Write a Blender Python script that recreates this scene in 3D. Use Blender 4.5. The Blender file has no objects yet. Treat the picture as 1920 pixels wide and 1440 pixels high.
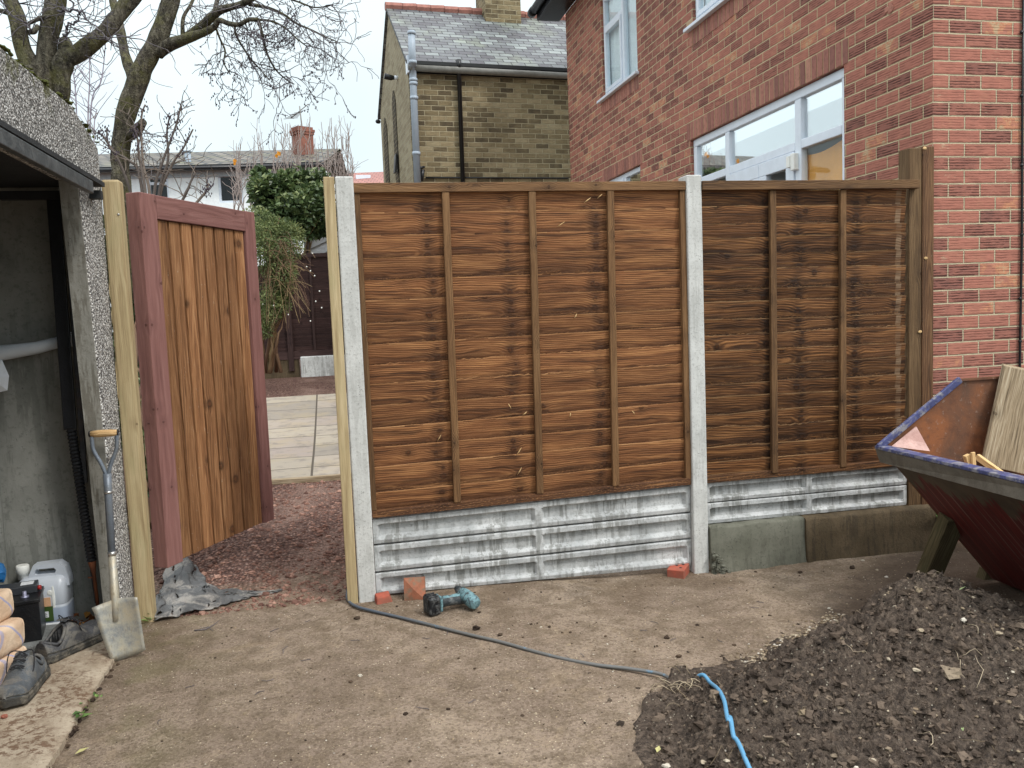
import bpy, math, random
from mathutils import Vector, Matrix, noise as mn
R = math.radians
sc = bpy.context.scene
col = sc.collection
# ------------------------------------------------------------------ camera
CAM = Vector((-0.1741, -4.4525, 1.5168))
YAW, PITCH, ROLL, FPX = 0.2143, 0.0871, -0.0397, 1563.75
_f = Vector((math.sin(YAW) * math.cos(PITCH), math.cos(YAW) * math.cos(PITCH), -math.sin(PITCH)))
_r = Vector((math.cos(YAW), -math.sin(YAW), 0)); _u = _r.cross(_f)
_r2 = math.cos(ROLL) * _r + math.sin(ROLL) * _u
_u2 = -math.sin(ROLL) * _r + math.cos(ROLL) * _u
cam = bpy.data.cameras.new('camera'); co = bpy.data.objects.new('camera', cam); col.objects.link(co)
co.matrix_world = Matrix(((_r2.x, _u2.x, -_f.x, CAM.x), (_r2.y, _u2.y, -_f.y, CAM.y), (_r2.z, _u2.z, -_f.z, CAM.z), (0, 0, 0, 1)))
cam.sensor_width = 36; cam.lens = FPX / 1920 * 36; cam.clip_start = 0.05; cam.clip_end = 500
sc.camera = co


def ray(x, y):
    return _r2 * ((x - 960) / FPX) - _u2 * ((y - 720) / FPX) + _f


def on(ax, c, x, y):            # where the sight line of a photo pixel meets a world plane
    d = ray(x, y); return CAM + d * ((c - CAM[ax]) / d[ax])


def atd(x, y, depth):           # the point a given number of metres away
    return CAM + ray(x, y) * depth


# ------------------------------------------------------------------ world, sun, exposure
SUN_EL, SUN_AZ = 50, 142        # azimuth clockwise from +Y
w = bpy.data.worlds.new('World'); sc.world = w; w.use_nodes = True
nt = w.node_tree; nt.nodes.clear()
sky = nt.nodes.new('ShaderNodeTexSky'); sky.sky_type = 'NISHITA'; sky.sun_disc = False
sky.sun_elevation = R(SUN_EL); sky.sun_rotation = R(SUN_AZ); sky.dust_density = 3
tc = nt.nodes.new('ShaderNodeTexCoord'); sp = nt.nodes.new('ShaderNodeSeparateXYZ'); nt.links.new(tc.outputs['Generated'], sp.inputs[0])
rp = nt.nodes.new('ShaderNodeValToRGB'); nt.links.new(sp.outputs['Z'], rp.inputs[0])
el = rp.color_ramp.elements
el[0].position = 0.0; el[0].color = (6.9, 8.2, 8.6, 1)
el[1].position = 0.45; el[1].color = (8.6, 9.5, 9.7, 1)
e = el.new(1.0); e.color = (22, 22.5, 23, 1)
cn = nt.nodes.new('ShaderNodeTexNoise'); cn.inputs['Scale'].default_value = 2.2; cn.inputs['Detail'].default_value = 4
nt.links.new(tc.outputs['Generated'], cn.inputs['Vector'])
cm = nt.nodes.new('ShaderNodeMapRange'); cm.inputs[1].default_value = .3; cm.inputs[2].default_value = .7; cm.inputs[3].default_value = .86; cm.inputs[4].default_value = 1.07
nt.links.new(cn.outputs['Fac'], cm.inputs[0])
mul = nt.nodes.new('ShaderNodeMix'); mul.data_type = 'RGBA'; mul.blend_type = 'MULTIPLY'; mul.inputs[0].default_value = 1
nt.links.new(rp.outputs[0], mul.inputs[6]); nt.links.new(cm.outputs[0], mul.inputs[7])
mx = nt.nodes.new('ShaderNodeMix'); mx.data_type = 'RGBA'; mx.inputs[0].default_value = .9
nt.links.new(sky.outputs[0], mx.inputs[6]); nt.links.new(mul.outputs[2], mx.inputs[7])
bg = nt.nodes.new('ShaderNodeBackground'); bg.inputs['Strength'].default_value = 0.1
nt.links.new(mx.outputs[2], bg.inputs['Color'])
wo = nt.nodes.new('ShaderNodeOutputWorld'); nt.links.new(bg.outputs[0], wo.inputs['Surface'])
sl = bpy.data.lights.new('sun', 'SUN'); sl.energy = 1.4; sl.angle = R(12); sl.color = (1, .97, .92)
so = bpy.data.objects.new('sun', sl); col.objects.link(so)
sd = Vector((math.sin(R(SUN_AZ)) * math.cos(R(SUN_EL)), math.cos(R(SUN_AZ)) * math.cos(R(SUN_EL)), math.sin(R(SUN_EL))))
so.rotation_euler = sd.to_track_quat('Z', 'Y').to_euler()
so.location = (3, -6, 8)
sc.view_settings.view_transform = 'Standard'; sc.view_settings.look = 'None'
sc.view_settings.exposure = 0.45; sc.view_settings.gamma = 1
sc.cycles.max_bounces = 8


# ------------------------------------------------------------------ material helpers
def S(r, g, b, k=1.0):
    def l(c):
        c /= 255
        return (c / 12.92 if c < .04045 else ((c + .055) / 1.055) ** 2.4) * k
    return (l(r), l(g), l(b), 1)


class NT:
    def __init__(s, name):
        s.mat = bpy.data.materials.new(name); s.mat.use_nodes = True
        s.t = s.mat.node_tree; s.t.nodes.clear(); s._c = {}

    def n(s, ty, **k):
        x = s.t.nodes.new(ty)
        for a, b in k.items(): setattr(x, a, b)
        return x

    def set(s, inp, v):
        if isinstance(v, bpy.types.NodeSocket): s.t.links.new(v, inp)
        elif v is not None: inp.default_value = v

    def m(s, op, a, b=None, c=None, clamp=False):
        x = s.n('ShaderNodeMath', operation=op, use_clamp=clamp)
        s.set(x.inputs[0], a); s.set(x.inputs[1], b); s.set(x.inputs[2], c)
        return x.outputs[0]

    def mix(s, f, a, b, blend='MIX'):
        x = s.n('ShaderNodeMix', data_type='RGBA', blend_type=blend)
        s.set(x.inputs[0], f); s.set(x.inputs[6], a); s.set(x.inputs[7], b)
        return x.outputs[2]

    def ramp(s, f, stops, interp='LINEAR'):
        x = s.n('ShaderNodeValToRGB'); r = x.color_ramp; r.interpolation = interp
        while len(r.elements) < len(stops): r.elements.new(.5)
        for e, (p, c) in zip(r.elements, stops):
            e.position = p; e.color = c if isinstance(c, tuple) else (c, c, c, 1)
        s.set(x.inputs[0], f); return x.outputs[0]

    def sm(s, f, a, b, lo=0., hi=1.):
        x = s.n('ShaderNodeMapRange', interpolation_type='SMOOTHSTEP')
        s.set(x.inputs[0], f)
        for i, v in zip((1, 2, 3, 4), (a, b, lo, hi)): s.set(x.inputs[i], v)
        return x.outputs[0]

    def noise(s, v, scale, detail=3, rough=.55, dist=0, out='Fac'):
        x = s.n('ShaderNodeTexNoise'); s.set(x.inputs['Vector'], v)
        x.inputs['Scale'].default_value = scale; x.inputs['Detail'].default_value = detail
        x.inputs['Roughness'].default_value = rough; x.inputs['Distortion'].default_value = dist
        return x.outputs[out]

    def vor(s, v, scale, out='Distance', feature='F1', rand=1., dim='3D'):
        x = s.n('ShaderNodeTexVoronoi', feature=feature, voronoi_dimensions=dim); s.set(x.inputs['Vector'], v)
        x.inputs['Scale'].default_value = scale; x.inputs['Randomness'].default_value = rand
        return x.outputs[out]

    def comb(s, x, y, z=0.):
        c = s.n('ShaderNodeCombineXYZ')
        for i, v in enumerate((x, y, z)): s.set(c.inputs[i], v)
        return c.outputs[0]

    def sep(s, v):
        c = s.n('ShaderNodeSeparateXYZ'); s.set(c.inputs[0], v); return c.outputs

    def pos(s):
        if 'p' not in s._c: s._c['p'] = s.n('ShaderNodeNewGeometry').outputs['Position']
        return s._c['p']

    def nor(s): return s.n('ShaderNodeNewGeometry').outputs['Normal']

    def uv(s):
        if 'u' not in s._c: s._c['u'] = s.n('ShaderNodeUVMap', uv_map='UVMap').outputs[0]
        return s._c['u']

    def rnd(s):
        if 'r' not in s._c: s._c['r'] = s.n('ShaderNodeAttribute', attribute_name='rnd').outputs['Fac']
        return s._c['r']

    def scale(s, v, k):
        x = s.n('ShaderNodeVectorMath', operation='MULTIPLY'); s.set(x.inputs[0], v); x.inputs[1].default_value = k
        return x.outputs[0]

    def bump(s, h, dist=.01, strength=1., nrm=None):
        x = s.n('ShaderNodeBump'); x.inputs['Distance'].default_value = dist; x.inputs['Strength'].default_value = strength
        s.set(x.inputs['Height'], h); s.set(x.inputs['Normal'], nrm); return x.outputs[0]

    def out(s, color, rough=.7, normal=None, metal=0., spec=.4, trans=0., sss=None):
        b = s.n('ShaderNodeBsdfPrincipled')
        s.set(b.inputs['Base Color'], color); s.set(b.inputs['Roughness'], rough); s.set(b.inputs['Normal'], normal)
        s.set(b.inputs['Metallic'], metal); s.set(b.inputs['Specular IOR Level'], spec)
        o = s.n('ShaderNodeOutputMaterial')
        if trans:
            tr = s.n('ShaderNodeBsdfTranslucent'); s.set(tr.inputs[0], color); ms = s.n('ShaderNodeMixShader'); ms.inputs[0].default_value = trans
            s.t.links.new(b.outputs[0], ms.inputs[1]); s.t.links.new(tr.outputs[0], ms.inputs[2]); s.t.links.new(ms.outputs[0], o.inputs[0])
        else: s.t.links.new(b.outputs[0], o.inputs[0])
        return s.mat


M = {}


def plain(name, c, rough=.6, var=.25, sc_=12, metal=0., bump=.0015, spec=.4, dirt=None, dirtamt=.5, dscale=6):
    t = NT(name); p = t.pos()
    n1 = t.noise(p, sc_, 5, .65)
    c0 = tuple(x * (1 - var) for x in c[:3]) + (1,); c1 = tuple(min(1, x * (1 + var)) for x in c[:3]) + (1,)
    k = t.mix(t.sm(n1, .3, .7), c0, c1)
    if dirt:
        n2 = t.noise(p, dscale, 6, .7, .5)
        k = t.mix(t.m('MULTIPLY', t.sm(n2, .46, .62), dirtamt), k, dirt)
    nr = t.bump(t.noise(p, sc_ * 8, 3), bump) if bump else None
    M[name] = t.out(k, rough, nr, metal, spec); return M[name]


def wood(name, dark, mid, light, knots=1., cols=None, rough=.72, tint=.35, ring=.008, lapdark=0., fine=1., green=None, scratch=0., endlight=None, kscale=4., spec=.3):
    t = NT(name); s = t.sep(t.uv()); u, v = s[0], s[1]; r = t.rnd()
    off = t.m('MULTIPLY', r, 37.)
    uo = t.m('ADD', u, off)
    wv = t.m('SUBTRACT', t.noise(t.comb(t.m('MULTIPLY', uo, 2.2), t.m('MULTIPLY', v, 7.), off), 1., 3), .5)
    # knots
    d = t.vor(t.comb(uo, t.m('ADD', v, t.m('MULTIPLY', r, 17.))), kscale, dim='2D')
    d = t.m('DIVIDE', d, kscale)                       # metres
    if cols:
        for i, uk in enumerate(cols):
            jit = t.m('MULTIPLY', t.m('SUBTRACT', t.m('FRACT', t.m('MULTIPLY', r, 7.31 + i * 3.7)), .5), .045)
            vc = t.m('ADD', t.m('MULTIPLY', t.m('FRACT', t.m('MULTIPLY', r, 3.77 + i)), .04), .035)
            du = t.m('SUBTRACT', t.m('SUBTRACT', u, uk), jit)
            dv = t.m('SUBTRACT', v, vc)
            dk = t.m('SQRT', t.m('ADD', t.m('MULTIPLY', du, du), t.m('MULTIPLY', dv, dv)))
            dv2 = t.m('SUBTRACT', dv, .05)
            dk2 = t.m('SQRT', t.m('ADD', t.m('MULTIPLY', du, du), t.m('MULTIPLY', dv2, dv2)))
            pres = t.m('MULTIPLY', t.m('GREATER_THAN', t.m('FRACT', t.m('MULTIPLY', r, 5.13 + i * 2.3)), .62), .05)
            d = t.m('MINIMUM', d, t.m('MINIMUM', t.m('SUBTRACT', dk, .003), t.m('ADD', dk2, t.m('ADD', pres, t.m('MULTIPLY', t.m('FRACT', t.m('MULTIPLY', r, 9.7)), .008)))))
    d = t.m('ADD', d, t.m('MULTIPLY', t.m('SUBTRACT', t.noise(t.comb(t.m('MULTIPLY', uo, 45.), t.m('MULTIPLY', v, 70.), off), 1., 3), .5), .022))
    fall = t.sm(d, 0., .075, 1., 0.)
    kn = t.sm(d, .006 * knots + .0001, .018 * knots + .0002, 1., 0.)
    halo = t.sm(d, .01, .06, 1., 0.)
    # cathedral grain
    vv = t.m('SUBTRACT', v, .05)
    rr = t.m('SQRT', t.m('ADD', t.m('MULTIPLY', vv, vv), .0003))
    g = t.m('ADD', rr, t.m('ADD', t.m('MULTIPLY', uo, .035), t.m('ADD', t.m('MULTIPLY', wv, .045), t.m('MULTIPLY', fall, .014))))
    ringv = t.m('SINE', t.m('MULTIPLY', g, 6.283 / ring))
    fib = t.noise(t.comb(t.m('MULTIPLY', uo, 6.), t.m('MULTIPLY', t.m('ADD', v, t.m('MULTIPLY', wv, .03)), 190.), off), 1., 4, .7)
    broad = t.noise(t.comb(t.m('MULTIPLY', uo, 1.6), t.m('MULTIPLY', t.m('ADD', v, t.m('MULTIPLY', wv, .05)), 22.), off), 1., 3, .6)
    f = t.m('ADD', t.m('MULTIPLY', t.m('MULTIPLY', ringv, t.sm(t.noise(t.comb(t.m('MULTIPLY', uo, 3.), t.m('MULTIPLY', v, 16.), off), 1., 3), .35, .7)), .2), t.m('ADD', t.m('MULTIPLY', t.m('SUBTRACT', fib, .5), 1.0 * fine), t.m('MULTIPLY', t.m('SUBTRACT', broad, .5), .9)))
    f = t.m('ADD', f, .5, clamp=True)
    k = t.ramp(f, [(0.08, dark), (.5, mid), (.95, light)])
    tn = t.m('ADD', 1 - tint, t.m('MULTIPLY', t.m('FRACT', t.m('MULTIPLY', r, 13.7)), 2 * tint))
    k = t.mix(1., k, t.comb(tn, tn, tn), 'MULTIPLY')
    kd = tuple(x * .28 for x in dark[:3]) + (1,)
    if knots:
        k = t.mix(t.m('MULTIPLY', halo, .38), k, dark)
        k = t.mix(t.m('MULTIPLY', kn, .7), k, kd)
        core = t.sm(d, .004 * knots, .008 * knots, 1., 0.)
        k = t.mix(t.m('MULTIPLY', core, .35), k, (mid[0] * .9, mid[1] * .7, mid[2] * .6, 1))
    if cols:       # dark sap stain running down the knot rows
        for uk in cols:
            a = t.m('ABSOLUTE', t.m('SUBTRACT', u, uk))
            k = t.mix(t.m('MULTIPLY', t.sm(t.m('ADD', a, t.m('MULTIPLY', wv, .22)), .0, .06, 1., 0.), t.sm(t.noise(t.comb(t.m('MULTIPLY', u, 9.), t.m('MULTIPLY', v, 30.), off), 1., 3), .35, .65, .05, .6)), k, dark)
    if lapdark:    # rough-sawn feather edge and painted lap shade, low on each board
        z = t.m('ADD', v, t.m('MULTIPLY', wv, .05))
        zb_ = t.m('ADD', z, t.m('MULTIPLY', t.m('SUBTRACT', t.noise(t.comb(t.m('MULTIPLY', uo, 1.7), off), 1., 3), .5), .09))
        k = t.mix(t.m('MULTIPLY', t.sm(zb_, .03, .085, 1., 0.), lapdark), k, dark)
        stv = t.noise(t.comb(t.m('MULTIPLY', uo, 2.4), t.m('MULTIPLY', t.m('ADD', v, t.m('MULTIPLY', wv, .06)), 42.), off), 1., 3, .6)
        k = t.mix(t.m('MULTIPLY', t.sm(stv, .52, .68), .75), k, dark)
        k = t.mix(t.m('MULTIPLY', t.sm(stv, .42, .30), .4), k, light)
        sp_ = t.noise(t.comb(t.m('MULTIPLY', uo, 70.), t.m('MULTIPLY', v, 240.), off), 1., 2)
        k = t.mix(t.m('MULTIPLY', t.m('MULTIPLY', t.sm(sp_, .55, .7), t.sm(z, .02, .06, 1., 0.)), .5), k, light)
    if scratch:
        sv = t.noise(t.comb(t.m('MULTIPLY', uo, 25.), t.m('MULTIPLY', v, 90.), off), 1., 3, .8)
        k = t.mix(t.m('MULTIPLY', t.sm(sv, .66, .74), scratch), k, S(190, 180, 160))
    if endlight:
        el_ = t.m('MULTIPLY', t.sm(u, endlight - .004, endlight + .004), t.sm(u, endlight + .034, endlight + .038, 1., 0.))
        ns = t.noise(t.comb(u, t.m('MULTIPLY', v, 8.), off), 3., 3)
        k = t.mix(t.m('MULTIPLY', el_, t.sm(ns, .35, .65, .1, .75)), k, S(150, 125, 100))
    if green:
        gn = t.noise(t.comb(t.m('MULTIPLY', uo, 3.), t.m('MULTIPLY', v, 14.), 0.), 1., 4)
        k = t.mix(t.sm(gn, .5, .72, 0., .3), k, green)
    h = t.m('ADD', t.m('MULTIPLY', fib, .7), t.m('ADD', t.m('MULTIPLY', ringv, .12), t.m('MULTIPLY', kn, .4)))
    nr = t.bump(h, .0035)
    M[name] = t.out(k, rough, nr, 0, spec); return M[name]


def bricks(name, ramp, mortar, bw=.225, rh=.081, ms=.0055, groove=0., bumpd=.006, stain=None, vary=.25, soldier=False):
    t = NT(name); s = t.sep(t.uv()); u, v = s[0], s[1]
    if soldier: u, v = v, u
    wob = t.noise(t.comb(u, v), 30., 2, out='Color'); ws = t.sep(wob)
    u2 = t.m('ADD', u, t.m('MULTIPLY', t.m('SUBTRACT', ws[0], .5), .006)); v2 = t.m('ADD', v, t.m('MULTIPLY', t.m('SUBTRACT', ws[1], .5), .005))
    b = t.n('ShaderNodeTexBrick', offset=0. if soldier else .5, offset_frequency=2, squash=1.)
    t.set(b.inputs['Vector'], t.comb(u2, v2)); b.inputs['Color1'].default_value = (0, 0, 0, 1); b.inputs['Color2'].default_value = (1, 1, 1, 1)
    b.inputs['Mortar'].default_value = (.5, .5, .5, 1); b.inputs['Scale'].default_value = 1; b.inputs['Mortar Size'].default_value = ms
    b.inputs['Mortar Smooth'].default_value = .6; b.inputs['Bias'].default_value = 0
    b.inputs['Brick Width'].default_value = bw; b.inputs['Row Height'].default_value = rh
    mort = b.outputs['Fac']
    bc = t.m('ADD', t.m('MULTIPLY', b.outputs['Color'], .82), t.m('MULTIPLY', t.m('SUBTRACT', t.noise(t.comb(u, v), 6.5, 5, .75), .38), .95), clamp=True)
    k = t.ramp(bc, ramp)
    n1 = t.noise(t.comb(u, v), 9., 4, .6); n2 = t.noise(t.comb(t.m('MULTIPLY', u, 14.), t.m('MULTIPLY', v, 50.)), 1., 4, .7)
    val = t.m('ADD', 1 - vary, t.m('MULTIPLY', n2, 2 * vary))
    k = t.mix(1., k, t.comb(val, val, val), 'MULTIPLY')
    gh = None
    if groove:
        ph = t.m('MULTIPLY', v2, 6.2832 * 5 / rh) if not soldier else t.m('MULTIPLY', u2, 6.2832 * 3 / bw)
        gn = t.noise(t.comb(t.m('MULTIPLY', u, 11.), t.m('MULTIPLY', v, 30.)), 1., 3)
        gs = t.m('MULTIPLY', t.sm(t.m('SINE', t.m('ADD', ph, t.m('MULTIPLY', gn, 2.))), -.95, .2, 1., 0.), t.sm(gn, .36, .58))
        gs = t.m('MULTIPLY', gs, t.sm(b.outputs['Color'], .15, .7, 1., .35))
        k = t.mix(t.m('MULTIPLY', gs, groove), k, tuple(x * .22 for x in ramp[0][1][:3]) + (1,))
        gh = gs
    mcol = t.mix(t.sm(n1, .3, .7), tuple(x * .78 for x in mortar[:3]) + (1,), mortar)
    k = t.mix(mort, k, mcol)
    smear = t.noise(t.comb(t.m('MULTIPLY', u, 5.), t.m('MULTIPLY', v, 9.)), 1., 5, .75)
    k = t.mix(t.sm(smear, .6, .72, 0., .5), k, mcol)
    if stain:
        sn = t.noise(t.comb(t.m('MULTIPLY', u, 1.1), t.m('MULTIPLY', v, .7)), 1., 5, .7)
        k = t.mix(t.sm(sn, .48, .70, 0., .3), k, stain)
    h = t.m('SUBTRACT', t.m('MULTIPLY', n2, .35), mort)
    if gh is not None: h = t.m('SUBTRACT', h, t.m('MULTIPLY', gh, .55))
    M[name] = t.out(k, .85, t.bump(h, bumpd), 0, .25); return M[name]


def concrete(name, c, stain, lightc, sc_=1., streak=.5, rough=.85, pits=.3, bd=.003):
    t = NT(name); p = t.pos(); q = t.sep(p)
    n1 = t.noise(p, 5. * sc_, 6, .65); n2 = t.noise(p, 60 * sc_, 4, .7)
    st = t.noise(t.comb(t.m('MULTIPLY', q[0], 26. * sc_), t.m('MULTIPLY', q[1], 26. * sc_), t.m('MULTIPLY', q[2], 2.5)), 1., 4, .7)
    k = t.mix(t.sm(n1, .3, .7), c, lightc)
    blot = t.m('MULTIPLY', t.sm(st, .48, .57), t.sm(t.noise(p, 3.3 * sc_, 5, .7), .38, .56))
    k = t.mix(t.m('MULTIPLY', blot, streak), k, stain)
    k = t.mix(t.sm(n2, .52, .66, 0., .42), k, stain)
    pv = t.vor(p, 70. * sc_)
    pit = t.m('MULTIPLY', t.sm(pv, .1, .2, 1., 0.), t.sm(t.noise(p, 14., 2), .55, .62))
    k = t.mix(t.m('MULTIPLY', pit, pits), k, tuple(x * .35 for x in stain[:3]) + (1,))
    h = t.m('SUBTRACT', t.m('MULTIPLY', n2, .6), pit)
    M[name] = t.out(k, rough, t.bump(h, bd), 0, .3); return M[name]


# ------------------------------------------------------------------ mesh helpers
random.seed(7)


class MB:
    def __init__(s): s.v = []; s.f = []; s.uv = []; s.r = []; s.m = []; s.sm = []

    def face(s, idx, uv=None, r=0., m=0, smooth=False):
        s.f.append(tuple(idx)); s.uv.append(uv or [(0, 0)] * len(idx)); s.r.append(r); s.m.append(m); s.sm.append(smooth)

    def poly(s, pts, uv=None, r=0., m=0, smooth=False):
        b = len(s.v); s.v += [Vector(p) for p in pts]; s.face(range(b, b + len(pts)), uv, r, m, smooth)

    def hexa(s, P, ax=None, r=None, m=0):
        """eight corners: bottom 0-3 counter-clockwise, top 4-7"""
        P = [Vector(p) for p in P]
        r = random.random() if r is None else r
        b = len(s.v); s.v += P
        L = [(P[1] - P[0]).length, (P[3] - P[0]).length, (P[4] - P[0]).length]
        if ax is None: ax = L.index(max(L))
        loc = [(x * L[0], y * L[1], z * L[2]) for z in (0, 1) for x, y in ((0, 0), (1, 0), (1, 1), (0, 1))]
        for f, (a, c) in (((0, 3, 2, 1), (0, 1)), ((4, 5, 6, 7), (0, 1)), ((0, 1, 5, 4), (0, 2)), ((2, 3, 7, 6), (0, 2)), ((1, 2, 6, 5), (1, 2)), ((3, 0, 4, 7), (1, 2))):
            if ax in (a, c): ua, va = ax, (c if ax == a else a)
            else: ua, va = a, c
            s.face([b + i for i in f], [(loc[i][ua], loc[i][va]) for i in f], r, m)

    def box(s, x0, x1, y0, y1, z0, z1, ax=None, r=None, m=0, T=None):
        P = [(x0, y0, z0), (x1, y0, z0), (x1, y1, z0), (x0, y1, z0), (x0, y0, z1), (x1, y0, z1), (x1, y1, z1), (x0, y1, z1)]
        if T: P = [T @ Vector(p) for p in P]
        s.hexa(P, ax, r, m)

    def bar(s, a, b, wx, wy, up=(0, 0, 1), r=None, m=0):
        a, b = Vector(a), Vector(b); d = (b - a).normalized(); x = d.cross(Vector(up))
        if x.length < 1e-4: x = d.cross(Vector((0, 1, 0)))
        x.normalize(); y = x.cross(d)
        P = []
        for e in (a, b):
            for sx, sy in ((-1, -1), (1, -1), (1, 1), (-1, 1)): P.append(e + x * wx / 2 * sx + y * wy / 2 * sy)
        s.hexa(P, 2, r, m)

    def tube(s, pts, rad, n=8, cap=True, r=None, m=0, smooth=True, flat=None):
        pts = [Vector(p) for p in pts]
        if not hasattr(rad, '__len__'): rad = [rad] * len(pts)
        r = random.random() if r is None else r
        b = len(s.v); L = 0; ref = None
        for i, p in enumerate(pts):
            d = (pts[min(i + 1, len(pts) - 1)] - pts[max(i - 1, 0)])
            d = d.normalized() if d.length > 1e-9 else Vector((0, 0, 1))
            if ref is None:
                ref = Vector((0, 0, 1)) if abs(d.z) < .9 else Vector((1, 0, 0))
            x = (ref - d * ref.dot(d)); x = x.normalized() if x.length > 1e-6 else d.orthogonal().normalized()
            ref = x; y = d.cross(x)
            for j in range(n):
                a = 2 * math.pi * j / n
                s.v.append(p + (x * math.cos(a) + y * math.sin(a)) * rad[i])
        for i in range(len(pts) - 1):
            l = (pts[i + 1] - pts[i]).length
            for j in range(n):
                k = (j + 1) % n; c = 2 * math.pi * rad[i] / n
                s.face([b + i * n + j, b + i * n + k, b + i * n + n + k, b + i * n + n + j],
                       [(L, j * c), (L, j * c + c), (L + l, j * c + c), (L + l, j * c)], r, m, smooth)
            L += l
        if cap:
            s.face([b + j for j in range(n)][::-1], None, r, m); e = b + (len(pts) - 1) * n
            s.face([e + j for j in range(n)], None, r, m)

    def blob(s, c, rx, ry, rz, amp=.25, seed=0, r=None, m=0, nu=8, nv=6, smooth=False, rot=0.):
        c = Vector(c); r = random.random() if r is None else r; b = len(s.v)
        cr, sr = math.cos(rot), math.sin(rot)
        for i in range(nv + 1):
            th = math.pi * i / nv
            for j in range(nu):
                ph = 2 * math.pi * j / nu
                d = Vector((math.sin(th) * math.cos(ph), math.sin(th) * math.sin(ph), math.cos(th)))
                k = 1 + amp * mn.noise(d * 1.7 + Vector((seed * 3.1, seed * 1.7, seed)))
                q = Vector((d.x * rx * k, d.y * ry * k, d.z * rz * k))
                s.v.append(c + Vector((q.x * cr - q.y * sr, q.x * sr + q.y * cr, q.z)))
        for i in range(nv):
            for j in range(nu):
                k = (j + 1) % nu
                s.face([b + i * nu + j, b + i * nu + nu + j, b + i * nu + nu + k, b + i * nu + k], None, r, m, smooth)

    def leaf(s, c, d, up, L, W, r=None, m=0, fold=.25):
        c, d, up = Vector(c), Vector(d).normalized(), Vector(up)
        x = d.cross(up)
        x = x.normalized() if x.length > 1e-5 else d.orthogonal().normalized()
        nrm = x.cross(d); r = random.random() if r is None else r
        b = len(s.v)
        s.v += [c, c + d * L * .45 + x * W / 2 + nrm * W * fold, c + d * L, c + d * L * .45 - x * W / 2 + nrm * W * fold]
        s.face([b, b + 1, b + 2], None, r, m); s.face([b, b + 2, b + 3], None, r, m)

    def build(s, name, mats, parent=None, bevel=0., sub=0, wn=False):
        me = bpy.data.meshes.new(name)
        o0 = Vector((0, 0, 0)); p = parent
        while p is not None: o0 += p.location; p = p.parent
        me.from_pydata([v - o0 for v in s.v], [], s.f); 
        if not isinstance(mats, (list, tuple)): mats = [mats]
        for m in mats: me.materials.append(m)
        me.polygons.foreach_set('material_index', s.m); me.polygons.foreach_set('use_smooth', s.sm)
        ul = me.uv_layers.new(name='UVMap'); ul.data.foreach_set('uv', [c for f in s.uv for q in f for c in q])
        at = me.attributes.new('rnd', 'FLOAT', 'FACE'); at.data.foreach_set('value', s.r)
        me.validate(); me.update()
        o = bpy.data.objects.new(name, me); col.objects.link(o)
        if parent: o.parent = parent
        if bevel:
            b = o.modifiers.new('bevel', 'BEVEL'); b.width = bevel; b.segments = 2; b.limit_method = 'ANGLE'; b.angle_limit = R(50)
        if sub:
            b = o.modifiers.new('sub', 'SUBSURF'); b.levels = b.render_levels = sub
        return o


def tag(o, label=None, cat=None, group=None, kind=None):
    for k, v in (('label', label), ('category', cat), ('group', group), ('kind', kind)):
        if v: o[k] = v
    return o


def thing(name, loc, label, cat, group=None):
    o = bpy.data.objects.new(name, None); col.objects.link(o); o.location = Vector(loc); o.empty_display_size = .1
    return tag(o, label, cat, group)


def lerp(a, b, t): return a + (b - a) * t


def smooth(a, b, x):
    t = max(0., min(1., (x - a) / (b - a))); return t * t * (3 - 2 * t)


def spline(P, n=8):
    P = [Vector(p) for p in P]; out = []
    for i in range(len(P) - 1):
        p0, p1, p2, p3 = P[max(i - 1, 0)], P[i], P[i + 1], P[min(i + 2, len(P) - 1)]
        for k in range(n):
            t = k / n
            out.append(.5 * ((2 * p1) + (p2 - p0) * t + (2 * p0 - 5 * p1 + 4 * p2 - p3) * t * t + (3 * p1 - p0 - 3 * p2 + p3) * t ** 3))
    out.append(P[-1]); return out


# ------------------------------------------------------------------ materials
RB = [(0., S(130, 90, 81)), (.2, S(148, 98, 86)), (.45, S(164, 109, 94)), (.7, S(174, 114, 98)), (.88, S(177, 120, 101)), (.95, S(196, 136, 104)), (1., S(190, 162, 130))]
bricks('brick_red', RB, S(200, 186, 156), groove=.85, ms=.0064, vary=.38)
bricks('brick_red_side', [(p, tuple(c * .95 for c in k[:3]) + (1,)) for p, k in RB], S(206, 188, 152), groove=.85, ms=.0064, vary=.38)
bricks('soldier', RB, S(200, 178, 140), bw=.226, rh=.081, groove=.35, soldier=False)
bricks('brick_yellow', [(0., S(74, 64, 50)), (.25, S(100, 88, 67)), (.5, S(128, 114, 86)), (.8, S(146, 131, 102)), (1., S(160, 147, 118))], S(182, 170, 140), bw=.222, rh=.077, ms=.0085, vary=.5, bumpd=.012, stain=S(88, 78, 58))
bricks('brick_gable', [(0., S(128, 116, 92)), (1., S(160, 150, 124))], S(170, 162, 140), bw=.225, rh=.078, ms=.007, vary=.3)
bricks('brick_chimney', [(0., S(116, 76, 66)), (1., S(150, 98, 84))], S(150, 122, 106), bw=.225, rh=.075, ms=.005)


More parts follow.
